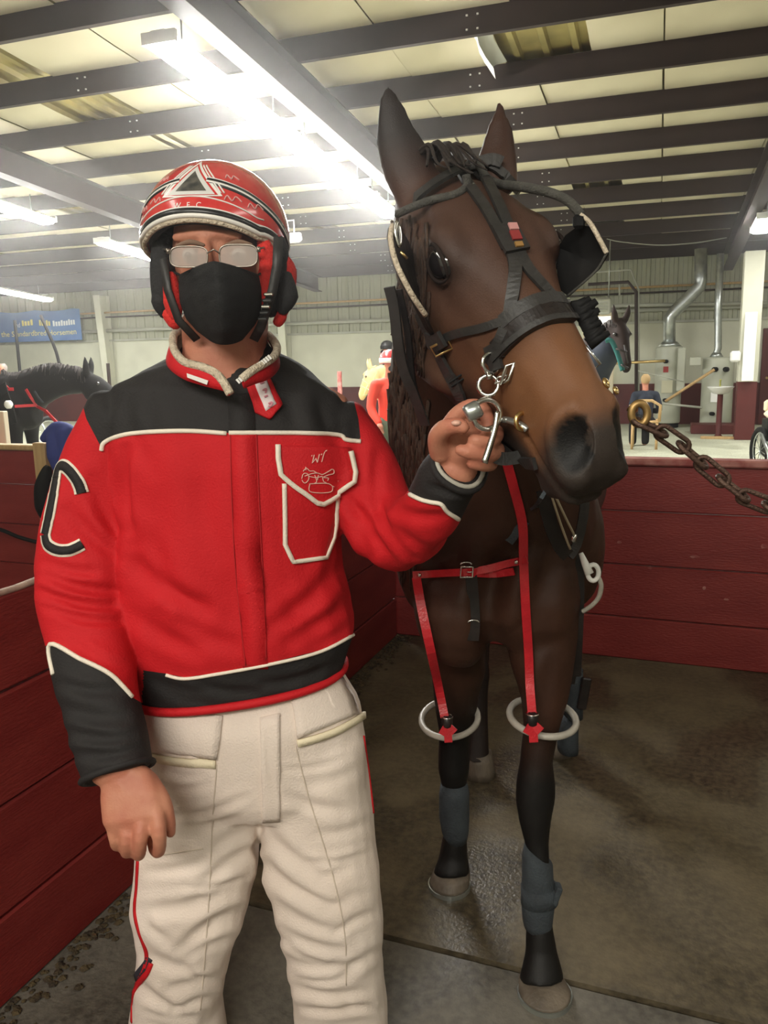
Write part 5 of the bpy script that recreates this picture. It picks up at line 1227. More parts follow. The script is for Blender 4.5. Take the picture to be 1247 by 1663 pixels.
for (px, py, Y, rx, ry, tilt, roll, kx, ky, kY) in ((730, 1166, 2.07, .078, .098, .10, -.12, 726, 1188, 1.895), (881, 1164, 1.81, .079, .088, .10, .06, 864, 1184, 1.70)):
    c = at(px, py, Y); pts = hoop(c, rx, ry, tilt, roll)
    lp = obj('hobble_loop', G().tube(pts, .0085, 10, closed=True), M['loop'], hob, True)
    p = at(kx, ky - 16, kY); obj('loop_keeper', G().lathe([(.008, -.016), (.014, -.010), (.014, .010), (.008, .016)], p, 12), M['leather_dk'], hob, True)
    g = G()
    for (dx, dz) in ((-.014, -.020), (.002, -.040), (.018, -.014)): g.tube([p + Vector((0, -.006, -.008)), p + Vector((dx, -.012, dz - .010))], 1, 4, flat=(.002, .010), up=(0, -1, 0))
    obj('knot', g, M['red_strap'], hob)
    obj('keeper_rim', G().tube([p + Vector((.014 * math.cos(t), .014 * math.sin(t), .014)) for t in [2 * math.pi * k / 16 for k in range(16)]], .002, 6, closed=True), M['steel'], hob, True)
# breast girth and off-side black harness
har = thing('harness', 'black harness straps hanging at the chest and off side of the bay horse', 'harness', (.4, 1.9, .9))
def hstrap(pts, w, m_='leather_dk', t=.006, nrm=(0, -1, .1), name='strap'): return free(pts, w, t, nrm, m_, name, har)
hstrap([(x, y, yy(x, y, .004)) for x, y in ((765, 935), (768, 970), (770, 1010), (768, 1040))], .026, name='martingale')
for (px, py) in ((757, 917), (769, 1011)): obj('ring', G().tube([at(px + 9 * math.cos(t), py + 4 * math.sin(t), yy(px, py, .010)) for t in [math.pi + math.pi * k / 10 for k in range(11)]], .002, 6), M['steel'], har, True)
hstrap([(x, y, yy(x, y, .004)) for x, y in ((884, 800), (868, 824), (848, 852), (826, 880))], .020, 'wrap', name='breast_collar')
hstrap([(882, 796, 1.62), (892, 845, 1.64), (908, 885, 1.66), (922, 902, 1.67)], .030, name='rein_loop')
hstrap([(950, 808, 1.68), (946, 845, 1.68), (936, 885, 1.68), (924, 904, 1.67)], .020, name='rein_loop')
for q in ([(896, 806, 1.60), (910, 850, 1.62), (926, 892, 1.64)], [(902, 806, 1.60), (918, 840, 1.62), (932, 868, 1.63)]): obj('rein', G().tube([at(*s_) for s_ in spline(q, 4)], .0026, 6), mat('cord', (.36, .30, .20), .7), har, True)
obj('snap', G().tube(P_([(932, 868, 1.63), (931, 880, 1.63)]), .006, 8), M['steel'], har, True)
hstrap([(936, 900, 1.80), (938, 960, 1.80), (936, 1030, 1.82), (933, 1098, 1.86)], .030, name='hobble_hanger')
hstrap([(930, 1030, 1.9), (928, 1070, 1.9), (922, 1110, 1.92)], .034, name='hobble_hanger')
g = G(); hk = [at(*s_) for s_ in spline([(944, 900, 1.74), (955, 925, 1.73), (964, 945, 1.73), (960, 930, 1.73), (966, 934, 1.73), (973, 948, 1.73), (974, 962, 1.74), (966, 978, 1.76), (948, 992, 1.78)], 5)]
obj('snap_hook', G().tube(P_([(943, 898, 1.74), (950, 915, 1.735), (957, 932, 1.73)]), [.005, .008, .010], 10), M['white_paint'], har, True)
obj('snap_hook', G().tube([at(963 + 9 * math.cos(t), 930 + 13 * math.sin(t), 1.73) for t in [2 * math.pi * k / 20 for k in range(20)]], .0055, 8, closed=True), M['white_paint'], har, True)
obj('hobble_loop', G().tube([at(*s_) for s_ in spline([(970, 934, 1.735), (976, 950, 1.74), (972, 970, 1.76), (960, 984, 1.78), (946, 993, 1.80)], 5)], .0055, 8), M['loop'], har, True)
obj('boot', G().loft([ring(at(915, y, 2.78), at(945, y, 2.78), .06, 18, (0, 0, 1)) for y in (1085, 1110, 1140, 1160)]), M['wrap'], har, True)
obj('boot_flap', G().box(at(948, 1126, 2.72), (.035, .02, .12), Matrix.Rotation(.15, 3, 'Y'), .004), M['leather_dk'], har)
obj('boot', G().loft([ring(at(906, y, 2.80), at(938, y, 2.80), .055, 18, (0, 0, 1)) for y in (1165, 1180, 1205, 1218)]), M['wrap'], har, True)
# ================================================================== THINGS FURTHER BACK IN THE BARN
def toB(p):
    c, s = math.cos(YAW), math.sin(YAW); return Vector((p[0] * c - p[1] * s, p[0] * s + p[1] * c, p[2]))
def atB(px, py, yb):
    """point seen at a photo position, at building depth yb (world coordinates)"""
    d = ray(px, py); db = toB(d); return Vector((0, 0, H)) + d * (yb / db.y)
def atS(px, py, ys_):
    d = ray(px, py); c, s = math.cos(YAWS), math.sin(YAWS); return Vector((0, 0, H)) + d * (ys_ / (d.x * s + d.y * c))
def ground(p): return Vector((p.x, p.y, 0))
def bvec(x, y, z=0): return fromB(x, y, z)
RB3 = Matrix.Rotation(-YAW, 3, 'Z')
EX, EY, EZ = fromB(1, 0), fromB(0, 1), Vector((0, 0, 1))
# ---- water heaters with flues
def heater(label, px0, px1, ytop, yb, flue, fr, extra):
    a, b = atB(px0, 640, yb), atB(px1, 640, yb); r = (b - a).length / 2; c = ground((a + b) / 2); top = atB((px0 + px1) / 2, ytop, yb).z
    t = thing('water_heater', label, 'water heater', c)
    g = G(); g.lathe([(r * .96, .10), (r, .12), (r, top - .05), (r * .97, top - .02), (r * .7, top), (.01, top)], c, 28); obj('shell', g, M['tank'], t, True)
    g = G(); g.lathe([(r * .9, 0), (r * .9, .10)], c, 20); obj('base', g, M['black'], t, True)
    F_ = [atB(x, y, yb) for x, y in flue]; obj('flue', G().tube(F_, fr, 14), M['galv'], t, True)
    obj('draft_hood', G().lathe([(fr * 2.0, 0), (fr * 1.2, .10)], Vector((F_[0].x, F_[0].y, top - .01)), 14), M['galv'], t, True)
    for (x, y, rr) in extra:
        p = atB(x, y, yb - r - .02); obj('fitting', G().lathe([(rr, -.05), (rr, .05)], p, 10, Matrix.Rotation(1.57, 3, 'X')), M['black'], t, True)
    return t, r, c
t1, r1, c1 = heater('grey water heater with a thick bent flue, left of the two', 1062, 1106, 562, 18.3, [(1087, 566), (1087, 516), (1096, 505), (1136, 466), (1138, 456), (1138, 404)], .125, [(1081, 587, .04), (1080, 650, .04)])
p = atB(1081, 600, 18.3 - r1 - .01); obj('rating_plate', G().box(p, (.10, .012, .12), RB3), mat('plate_red', (.30, .02, .02), .5), t1)
p = atB(1083, 628, 18.3 - r1 - .01); obj('notice', G().box(p, (.22, .012, .26), RB3), mat('paper', (.52, .50, .36), .7), t1)
p = atB(1106, 600, 18.0); obj('control_box', G().box(p, (.16, .3, .9), RB3, .02), M['tank'], t1)
t2, r2, c2 = heater('grey water heater with a thin straight flue, right of the two behind the sink', 1138, 1190, 580, 17.9, [(1163, 584), (1163, 574), (1166, 566), (1166, 500), (1170, 412)], .07, [(1161, 600, .05), (1179, 600, .05), (1156, 672, .04)])
p = atB(1160, 645, 17.9 - r2 - .01); obj('notice', G().box(p, (.14, .012, .2), RB3), M['white_paint'], t2)
obj('valve_box', G().box(atB(1129, 587, 17.6), (.22, .15, .16), RB3, .01), M['tank'], t2)
# ---- pipework
pipes = thing('pipework', 'brown steel pipes rising beside the dark horse and crossing to the heaters', 'pipes', ground(atB(1032, 690, 18.0)))
def pipe(pts, r, yb, m_='purlin', nm='pipe'): return obj(nm, G().tube([atB(x, y, yb) for x, y in pts], r, 8), M[m_], pipes, True)
pipe([(1033, 694), (1033, 474), (1020, 458), (955, 462)], .035, 18.0); pipe([(1037, 690), (1037, 470), (1024, 438), (940, 444)], .02, 18.1, 'grey_steel'); pipe([(998, 590), (1080, 586)], .03, 17.6, 'brass')
pipe([(1080, 652), (1160, 600)], .03, 17.4, 'raw_wood'); pipe([(1040, 650), (1070, 655), (1140, 662)], .025, 17.3, 'grey_steel'); pipe([(1036, 602), (1110, 620)], .012, 17.4, 'grey_steel'); pipe([(1006, 435), (1006, 480)], .02, 18.2, 'grey_steel')
pipe([(944, 500), (1010, 496), (1245, 492)], .04, 18.9, 'grey_steel')
# ---- sink on a red pedestal, plinth and board
c = atB(1166, 706, 16.2); c.z = 0
sink = thing('sink', 'white wash basin on a thin red pedestal in front of the water heater', 'sink', c)
zt = atB(1166, 628, 16.2).z
obj('basin', G().lathe([(.04, -.14), (.14, -.12), (.22, -.02), (.24, 0), (.215, 0), (.13, -.09), (.01, -.10)], c + EZ * zt, 24), M['white_paint'], sink, True)
obj('pedestal', G().lathe([(.09, 0), (.05, .04), (.05, zt - .14)], c, 14), M['dado'], sink, True)
obj('tap', G().tube([c + EZ * zt + EY * .2, c + EZ * (zt + .12) + EY * .2, c + EZ * (zt + .12) + EY * .08], .015, 8), mat('tap_yellow', (.5, .5, .1), .4), sink, True)
c = atB(1163, 702, 17.0); c.z = 0
pln = tag(obj('plinth', G().box(c + EZ * .09, (.95, .6, .18), RB3, .01), M['dado']), 'low dark red plinth under the right water heater', 'plinth')
c = atB(1167, 711, 15.8); c.z = 0
tag(obj('plank', G().box(c + EZ * .02, (.62, .16, .04), RB3, .004), M['raw_wood']), 'short raw wood plank on the floor in front of the sink', 'plank')
# ---- square column with white panel
def box_px(x0, x1, y0, y1, yb, dep, m_, par=None, nm='panel', bev=.004):
    a, b = atB(x0, (y0 + y1) / 2, yb), atB(x1, (y0 + y1) / 2, yb); z0, z1 = atB((x0 + x1) / 2, y1, yb).z, atB((x0 + x1) / 2, y0, yb).z
    w = abs((toB(b) - toB(a)).x); c = (a + b) / 2; c = Vector((c.x, c.y, (z0 + z1) / 2)) + EY * (dep / 2)
    return obj(nm, G().box(c, (w, dep, z1 - z0), RB3, bev), m_, par)
cc = atB(1208, 714, 15.6); cc.z = 0
colm = thing('pillar', 'square pillar painted dark red below and cream above, under the right lamp', 'pillar', cc)
w_ = .32
zsp = atB(1208, 620, 15.6).z
obj('base_part', G().box(cc + EZ * (zsp / 2) + EY * .16, (w_, .32, zsp), RB3, .006), M['dado'], colm)
obj('shaft', G().box(cc + EZ * ((zsp + 3.25) / 2) + EY * .16, (w_, .32, 3.25 - zsp), RB3, .006), M['block'], colm)
tag(box_px(1207, 1227, 507, 619, 15.5, .03, mat('panel_white', (.85, .85, .80), .5)), 'tall white panel fixed to the cream pillar', 'panel')
pd = tag(box_px(1186, 1203, 570, 588, 15.44, .17, M['white_paint'], nm='towel_dispenser', bev=.03), 'small white towel dispenser on the left of the pillar', 'dispenser')
rd = setting('door_1'); a = toB(atB(1233, 640, 19.1)); g = G(); g.box((a.x + .55, 19.13, 1.02), (1.1, .06, 2.04), bev=.01); bpart('door_leaf', g, M['dado'], rd)
g = G(); g.lathe([(.03, -.05), (.03, .02)], (a.x + .12, 19.05, 1.0), 10, Matrix.Rotation(1.57, 3, 'X')); bpart('door_knob', g, M['brass'], rd, True)
# bright window seen past the muzzle, with its frame; warm air unit above it
wn = setting('window_1'); a, b = toB(atB(953, 560, 19.0)), toB(atB(990, 560, 19.0)); z1 = atB(970, 514, 19.0).z; z0 = atB(970, 640, 19.0).z
g = G(); g.box(((a.x + b.x) / 2, 19.10, (z0 + z1) / 2), (b.x - a.x, .03, z1 - z0)); bpart('pane', g, mat('daylight', (1, 1, .95), .5, emit=((1, 1, .92), 1.6)), wn)
for (x, y, w, h_) in (((a.x + b.x) / 2, z1 + .04, b.x - a.x + .2, .08), ((a.x + b.x) / 2, z0 - .04, b.x - a.x + .2, .08), (a.x - .05, (z0 + z1) / 2, .1, z1 - z0), (b.x + .05, (z0 + z1) / 2, .1, z1 - z0)):
    g = G(); g.box((x, 19.06, y), (w, .08, h_), bev=.008); bpart('window_frame', g, M['cream_strip'], wn)
c = atB(950, 498, 17.0)
hu = thing('air_heater', 'grey slatted air heater hung above the bright window', 'heater', c)
obj('casing', G().box(c, (1.0, .5, .30), RB3 @ Matrix.Rotation(.12, 3, 'X'), .02), M['grey_steel'], hu)
for k in range(4): obj('slat', G().box(c + EZ * (.10 - .065 * k) - EY * .27, (.9, .06, .012), RB3 @ Matrix.Rotation(.6, 3, 'X')), M['tank'], hu)
for s_ in (-1, 1): obj('hanger', G().tube([c + EX * .45 * s_ + EZ * .1, c + EX * .45 * s_ + EZ * (zp(17) - c.z)], .012, 6), M['galv'], hu, True)
# hanging wire under the purlins
tag(obj('cable', G().tube([atB(x, y, 17.0) for x, y in spline([(985, 388), (1010, 393), (1070, 398), (1130, 394), (1180, 386)], 6)], .010, 6), M['grey_steel']), 'thin pale cable sagging under the roof beams at the right', 'cable')
# ---- cart at the right edge
c = atB(1250, 742, 11.0); c.z = 0
cart = thing('cart', 'black jog cart with metal tube frame and cream seat at the right edge', 'cart', c)
def wheel(c, r, ax, par):
    a = ax.orthogonal().normalized(); b = ax.cross(a); R_ = Matrix((a, b, ax)).transposed()
    w = obj('wheel', G().tube([c + (a * math.cos(t) + b * math.sin(t)) * (r - .03) for t in [2 * math.pi * k / 24 for k in range(24)]], .035, 8, closed=True), M['black'], par, True)
    obj('rim', G().tube([c + (a * math.cos(t) + b * math.sin(t)) * (r - .07) for t in [2 * math.pi * k / 24 for k in range(24)]], .012, 6, closed=True), M['galv'], w, True)
    g = G()
    for k in range(10): t = 2 * math.pi * k / 10; g.tube([c, c + (a * math.cos(t) + b * math.sin(t)) * (r - .07)], .005, 5)
    obj('spokes', g, M['galv'], w, True)
for s_ in (-.5, .55): wheel(c + EX * (s_ + .35) * .7 + EZ * .30 + EY * .1, .30, (EX + EY * .25).normalized(), cart)
obj('body', G().loft([[c + EX * (x * .9 + .35) + EY * (.2 + .35 * y) + EZ * z for x, y in ((-.42, -1), (.42, -1), (.45, -.6), (.45, 1), (-.45, 1), (-.45, -.6))] for z in (.22, .34, .62, .68)]), M['black'], cart)
obj('seat', G().box(c + EX * .35 + EY * .2 + EZ * .74, (.8, .6, .09), RB3, .035), M['cream_strip'], cart)
obj('seat_back', G().box(c + EX * .35 + EY * .52 + EZ * .84, (.8, .07, .16), RB3, .03), M['cream_strip'], cart)
for s_ in (-.22, .55): obj('shaft', G().tube([c + EX * (s_ + .1) + EY * -.1 + EZ * .52, c + EX * (s_ + .1) - EY * .9 + EZ * .36, c + EX * (s_ + .1) - EY * .95 + EZ * .05], .02, 8), M['galv'], cart, True)
obj('crossbar', G().tube([c + EX * -.12 - EY * .4 + EZ * .45, c + EX * .65 - EY * .4 + EZ * .45], .018, 8), M['galv'], cart, True)
# ---- wooden chair and seated person
c = atB(1046, 722, 14.0); c.z = 0
chair = thing('wooden_chair', 'wooden chair holding the seated person in navy', 'chair', c)
for sx in (-1, 1):
    for sy in (-1, 1): obj('leg', G().tube([c + EX * .19 * sx + EY * .19 * sy, c + EX * .19 * sx + EY * .19 * sy + EZ * (.44 if sy > 0 else .5)], .022, 8), M['raw_wood'], chair, True)
obj('seat', G().box(c + EZ * .45, (.44, .44, .035), RB3, .012), M['raw_wood'], chair)
obj('backrest', G().tube([c - EY * .20 - EX * .22 + EZ * .46, c - EY * .26 - EX * .23 + EZ * .72, c - EY * .28 - EX * .10 + EZ * .80, c - EY * .28 + EX * .10 + EZ * .80, c - EY * .26 + EX * .23 + EZ * .72, c - EY * .20 + EX * .22 + EZ * .46], .026, 8), M['raw_wood'], chair, True)
def figure(label, base, face, cloth, pose, hair=None, helmet_c=None, sc=1.0, group=None, trousers_c=None, skin=None):
    """a person some way off: one continuous skin, clothing, hair or helmet as children; face = direction looked at"""
    t = thing('person', label, 'person', base, 0, group); f = Vector(face).normalized(); s = Vector((f.y, -f.x, 0)); b = Vector(base)
    def q(x, y, z): return b + (s * x + f * y + EZ * z) * sc
    sit = pose == 'sit'; hz = .50 if sit else .92
    hipL, hipR = q(-.10, 0, hz), q(.10, 0, hz)
    shoZ = hz + .50; lean = .06 if sit else .02
    sL, sR = q(-.19, lean, shoZ), q(.19, lean, shoZ)
    if pose == 'reach': aL = [sL, q(-.26, .10, shoZ - .27), q(-.20, .33, shoZ - .32)]; aR = [sR, q(.26, .02, shoZ - .28), q(.24, .16, shoZ - .46)]
    elif sit: aL = [sL, q(-.26, .04, shoZ - .28), q(-.14, .26, shoZ - .30)]; aR = [sR, q(.26, .04, shoZ - .28), q(.14, .26, shoZ - .30)]
    else: aL = [sL, q(-.25, -.02, shoZ - .28), q(-.24, .08, shoZ - .53)]; aR = [sR, q(.25, -.02, shoZ - .28), q(.24, .08, shoZ - .53)]
    if sit: lL = [hipL, q(-.12, .42, hz), q(-.12, .44, .09)]; lR = [hipR, q(.12, .42, hz), q(.12, .44, .09)]
    else: lL = [hipL, q(-.11, .02, .49), q(-.11, 0, .09)]; lR = [hipR, q(.11, .02, .49), q(.11, 0, .09)]
    hc_ = q(0, lean + .05, shoZ + .245)
    def figL(arr, r, k=1.0): return chain(arr, [x * k * sc for x in r], 10)
    def torso(k): return [figL([q(0, 0, hz), q(0, .01, hz + .22), q(0, lean, shoZ - .08)], [.13, .125, .15], k), figL([sL, q(0, lean, shoZ), sR], [.065, .09, .065], k)]
    def feet(l): return figL([l[2] + EZ * -.03 * sc, l[2] + (f * .14 - EZ * .045) * sc], [.05, .04])
    hands = []
    for a in (aL, aR):
        d = (a[2] - a[1]).normalized(); n = d.orthogonal().normalized(); hands.append(figL([a[2], a[2] + d * .07 * sc], [.03, .036]))
        for k in range(4): hands.append(figL([a[2] + d * .07 * sc + n * (.02 * (k - 1.5)) * sc, a[2] + d * (.13 + .01 * (k in (1, 2))) * sc + n * (.02 * (k - 1.5)) * sc - EZ * .03 * sc], [.010, .008]))
        hands.append(figL([a[2] + d * .03 * sc + n * .03 * sc, a[2] + d * .08 * sc + n * .055 * sc], [.012, .009]))
    parts = torso(.84) + [figL(aL, [.05, .04, .03]), figL(aR, [.05, .04, .03]), figL(lL, [.075, .055, .04]), figL(lR, [.075, .055, .04]), feet(lL), feet(lR), figL([q(0, lean, shoZ), hc_], [.06, .055]),
             ball(hc_ + EZ * .02 * sc, (.075 * sc, .095 * sc, .115 * sc)), ball(hc_ + f * .095 * sc - EZ * .015 * sc, (.016 * sc, .02 * sc, .025 * sc), n=8), ball(hc_ - EZ * .07 * sc + f * .045 * sc, (.05 * sc, .05 * sc, .05 * sc), n=10)] + hands
    V, Fs, E = fuse(parts, .010, 2); link('body', np_mesh('body', V, Fs, [skin or M['skin']]), t)
    V, Fs, E = fuse(torso(1.05) + [figL(aL, [.072, .062, .05]), figL(aR, [.072, .062, .05])], .014, 3); link('jacket', np_mesh('jacket', V, Fs, [cloth]), t)
    V, Fs, E = fuse([figL([q(-.02, 0, hz + .06), q(0.02, 0, hz - .02)], [.145, .135]), figL(lL, [.10, .082, .075]), figL(lR, [.10, .082, .075])], .014, 3); link('trousers', np_mesh('trousers', V, Fs, [trousers_c or cloth]), t)
    if hair: obj('hair', ball(hc_ + EZ * .045 * sc - f * .022 * sc, (.085 * sc, .095 * sc, .105 * sc), n=14), hair, t, True)
    for s_ in (-1, 1): obj('eye', ball(hc_ + f * .085 * sc + s * .03 * s_ * sc + EZ * .03 * sc, (.012 * sc,) * 3, n=8), M['black'], t, True)
    if helmet_c:
        g = G(); g.lathe([(.128 * sc, -.01 * sc), (.132 * sc, .05 * sc), (.115 * sc, .11 * sc), (.07 * sc, .15 * sc), (.01, .165 * sc)], hc_ + EZ * .02 * sc - f * .01 * sc, 20); h = obj('helmet', g, helmet_c[0], t, True)
        g = G(); g.lathe([(.132 * sc, .0), (.1345 * sc, .02 * sc), (.134 * sc, .055 * sc), (.130 * sc, .06 * sc)], hc_ + EZ * .02 * sc - f * .01 * sc, 20); obj('helmet_band', g, helmet_c[1], h, True)
        obj('face_mask', ball(hc_ - EZ * .045 * sc + f * .062 * sc, (.062 * sc, .05 * sc, .055 * sc), n=12), M['mask'], t, True)
    return t
M['navy'] = mat('navy', (.012, .018, .034), .8); M['orange_red'] = mat('orange_red', (.72, .045, .020), .75); M['grey_green'] = mat('grey_green', (.10, .13, .085), .8); M['blond'] = mat('blond', (.42, .28, .13), .7)
M['teal'] = mat('teal', (.012, .11, .10), .8); M['white_stripe'] = mat('white_stripe', (.7, .7, .68), .6)
figure('person with fair hair in a navy jacket sitting on the wooden chair', c + EZ * 0, EY * 1 + EX * -.25, M['navy'], 'sit', hair=M['blond'], trousers_c=M['black'], sc=.88)
c = atB(632, 748, 8.6); c.z = 0
d1 = figure('driver in orange red suit and red and white helmet beside the palomino horse', c, EX * .75 - EY * .65, M['orange_red'], 'reach', helmet_c=(mat('helm_red', (.45, .03, .03), .3), M['helmet_white']), sc=.885, trousers_c=M['grey_green'])
c = atB(636, 700, 16.0); c.z = 0
figure('person in black helmet and dark clothes standing behind the orange red driver', c, -EX - EY * .4, M['black_cloth'], 'stand', helmet_c=(M['helmet_black'], M['black']), sc=1.05)
c = atB(21, 720, 12.5); c.z = 0
figure('person in teal jacket half hidden behind the black horse at the left', c, -EY, M['teal'], 'stand', hair=mat('grey_hair', (.25, .22, .2), .8), sc=.9, trousers_c=M['black'])
# ---- other horses
def other_horse(label, base, face, coat, head_dir, poll, sc=1.0, mane_m=None, no_tail=False):
    t = thing('horse', label, 'horse', base, 0); f = Vector(face).normalized(); s = Vector((f.y, -f.x, 0)); b = Vector(base)
    def q(x, y, z): return b + (s * x + f * y + EZ * z) * sc
    g = G(); R_ = []
    for y, w, h_, z in [(.62, .10, .14, 1.06), (.52, .19, .24, 1.10), (.32, .23, .32, 1.17), (0, .27, .33, 1.16), (-.35, .28, .31, 1.17), (-.62, .25, .28, 1.22), (-.78, .15, .19, 1.25), (-.84, .06, .09, 1.25)]:
        R_.append([q(w * math.cos(2 * math.pi * k / 18), y, z + h_ * math.sin(2 * math.pi * k / 18)) for k in range(18)])
    g.loft(R_); parts = [g]
    P = Vector(poll); hdv = Vector(head_dir).normalized()
    w0 = q(0, .42, 1.24)
    tdir = (P - w0).normalized(); up = s.cross(tdir).normalized(); up = up if up.z > 0 else -up
    nk = spline([tuple(w0 - tdir * .12 * sc), tuple(w0 + tdir * .05 * sc), tuple(w0.lerp(P, .55) + up * .035 * sc), tuple(P - up * .085 * sc - tdir * .02 * sc)], 4)
    g = G(); rr = []; crest = []
    for k, c_ in enumerate(nk):
        f_ = k / (len(nk) - 1); c_ = Vector(c_); hw = .185 - .10 * f_; hh = (.33 - .20 * f_ ** .8); crest.append(c_ + up * hh * sc)
        rr.append([c_ + s * (hw * sc * math.cos(2 * math.pi * j / 16)) + up * (hh * sc * math.sin(2 * math.pi * j / 16)) for j in range(16)])
    g.loft(rr); parts.append(g)
    hs = (hdv.cross(EZ)); hs = hs.normalized() if hs.length > .1 else s; hu = hs.cross(hdv).normalized()
    hu = hu if hu.z > 0 else -hu
    g = G(); rr = []
    for u_, tp, bt, hw in [(-.04, 0, -.15, .06), (.04, .03, -.20, .085), (.14, .05, -.25, .10), (.24, .045, -.235, .09), (.34, .035, -.18, .07), (.44, .025, -.15, .058), (.53, .01, -.14, .058), (.58, -.03, -.13, .045), (.605, -.06, -.11, .03)]:
        m_ = (tp + bt) / 2; rr.append([P + (hdv * u_ + hs * hw * math.cos(2 * math.pi * k / 16) + hu * (m_ + (tp - bt) / 2 * math.sin(2 * math.pi * k / 16))) * sc for k in range(16)])
    g.loft(rr); parts.append(g)
    for s_ in (-1, 1):
        parts.append(chain([P + (hs * .055 * s_ + hu * .0) * sc, P + (hs * .080 * s_ + EZ * .07 + hu * .02) * sc, P + (hs * .092 * s_ + EZ * .165 + hu * .02) * sc], [.040 * sc, .036 * sc, .008 * sc], 10))
    for x in (-.13, .13): parts.append(chain([q(x, .40, 1.0), q(x, .40, .78), q(x, .41, .48), q(x, .40, .30), q(x, .40, .17), q(x, .44, .06)], [k * sc for k in (.12, .075, .05, .032, .038, .055)], 12))
    for x in (-.14, .14): parts.append(chain([q(x, -.56, 1.1), q(x, -.52, .85), q(x, -.68, .52), q(x, -.63, .30), q(x, -.60, .17), q(x, -.56, .06)], [k * sc for k in (.17, .10, .05, .034, .038, .055)], 12))
    V, Fs, E = fuse(parts, .014, 4); V[:, 2] = np.maximum(V[:, 2], 0); body = link('body', np_mesh('body', V, Fs, [coat]), t)
    g = G()
    for k in range(90):
        f_ = (k + .5) / 90 * (len(crest) - 1); i_ = min(int(f_), len(crest) - 2); c_ = crest[i_].lerp(crest[i_ + 1], f_ - i_); o_ = rnd.uniform(-.02, .02)
        g.tube([c_ - up * .03 * sc + tdir * o_, c_ + s * .03 * sc + up * .006 * sc + tdir * o_, c_ + s * (.085 + .03 * rnd.random()) * sc - up * (.05 + .12 * rnd.random()) * sc + tdir * o_ * 2], [.016 * sc, .013 * sc, .004 * sc], 5)
    obj('mane', g, mane_m or M['hair'], t, True)['kind'] = 'stuff'
    for s_ in (-1, 1): obj('eye', ball(P + (hdv * .17 + hs * .092 * s_ - hu * .01) * sc, (.022 * sc,) * 3, n=10), M['horse_eye'], t, True)
    if not no_tail: obj('tail', chain([q(0, -.82, 1.30), q(0, -.95, 1.1), q(0, -.97, .5)], [.035 * sc, .06 * sc, .03 * sc]), M['hair'], t, True)
    return t, q, s, f
# black horse at the left with a red breast strap
pl_ = atB(143, 606, 7.2)
hd_ = (EX * .72 - EZ * .60 + EY * .25)
hL, qL, sL_, fL_ = other_horse('black horse in red harness facing right at the left edge', ground(fromB(toB(pl_).x - 1.30, 7.15)), EX + EY * .04, M['dark_horse'], hd_, pl_, .98)
hbv = BVHTree.FromPolygons([o_.co + Vector((0, 0, 0)) for o_ in [v for v in hL.children[0].data.vertices]], [tuple(p_.vertices) for p_ in hL.children[0].data.polygons])
def near(bt, mw, px, py, yb, lift=.012):
    d = ray(px, py).normalized(); inv = MW[mw].inverted(); r = bt.ray_cast(inv @ CAMP, d)
    return (MW[mw] @ r[0] - d * lift) if r[0] is not None else atB(px, py, yb)
h1 = thing('harness', 'red and black harness with saddle pad on the black horse at the left', 'harness', hL.location)
for pts, w, m_ in (([(42, 632), (50, 645), (60, 660), (75, 668), (92, 686)], .03, 'red_strap'), ([(24, 660), (40, 659), (60, 658)], .03, 'red_strap'), ([(8, 626), (14, 632), (22, 632)], .035, 'red_strap'), ([(4, 624), (8, 640), (16, 662), (22, 688)], .10, 'black'), ([(56, 635), (62, 645), (70, 654)], .02, 'wrap')):
    P = [near(hbv, hL.name, x, y, 6.9) for x, y in pts]; obj('strap', G().strap(P, -EY, w, .012), M[m_], h1)
p = near(hbv, hL.name, 14, 657, 6.9, .03); obj('saddle_disc', ball(p, (.05, .03, .05), n=12), M['white_paint'], h1, True)
# sulky stood on end behind the black horse, its two shafts in the air
base = atB(38, 690, 11.0); base.z = 0
sul = thing('sulky', 'black racing sulky tipped on end behind the black horse, two thin shafts pointing up', 'sulky', base)
for (x0, y0, x1, y1) in ((24, 520, 34, 622), (66, 512, 97, 607)):
    tp, md = atB(x0, y0, 10.6), atB(x1, y1, 10.6); dn = base + (md - base) * .2; dn.z = .55
    obj('shaft', G().tube([Vector(q_) for q_ in spline([tuple(tp), tuple(md), tuple(dn)], 6)], .024, 8), M['black'], sul, True)
obj('seat', G().box(base + EZ * .62, (.32, .22, .06), RB3, .02), M['black'], sul)
obj('arch', G().tube([base - EX * .5 + EZ * .36, base - EX * .4 + EZ * .6, base + EX * .4 + EZ * .6, base + EX * .5 + EZ * .36], .02, 8), M['galv'], sul, True)
for s_ in (-1, 1): wheel(base + EX * .52 * s_ + EZ * .36, .36, EX, sul)
# palomino, dark blanketed horse
pp = atB(601, 597, 13.2)
M['palomino'] = mat('palomino', (.50, .34, .13), .6, var=(.58, .44, .24), scale=6); M['flaxen'] = mat('flaxen', (.68, .55, .30), .7)
hP, qP, sP, fP = other_horse('palomino horse facing left behind the person in the foreground', ground(fromB(toB(pp).x + .58, 13.4)), -EX + EY * .1, M['palomino'], (-EX * .42 - EZ * .9 - EY * .05), pp, .95, M['flaxen'])
hal = thing('halter', 'thin pale green halter on the palomino horse', 'halter', pp)
for pts in ([(588, 616), (598, 624), (606, 618), (612, 604)], [(585, 626), (600, 634), (612, 640)], [(597, 625), (590, 642), (607, 640), (614, 632)]): obj('strap', G().tube([atB(x, y, 12.95) for x, y in pts], .008, 6), mat('rope_green', (.30, .42, .22), .8), hal, True)
pd_ = atB(1007, 520, 9.6)
M['brown_horse'] = mat('brown_horse', (.018, .010, .008), .7, var=(.026, .015, .011), scale=6, spec=.15)
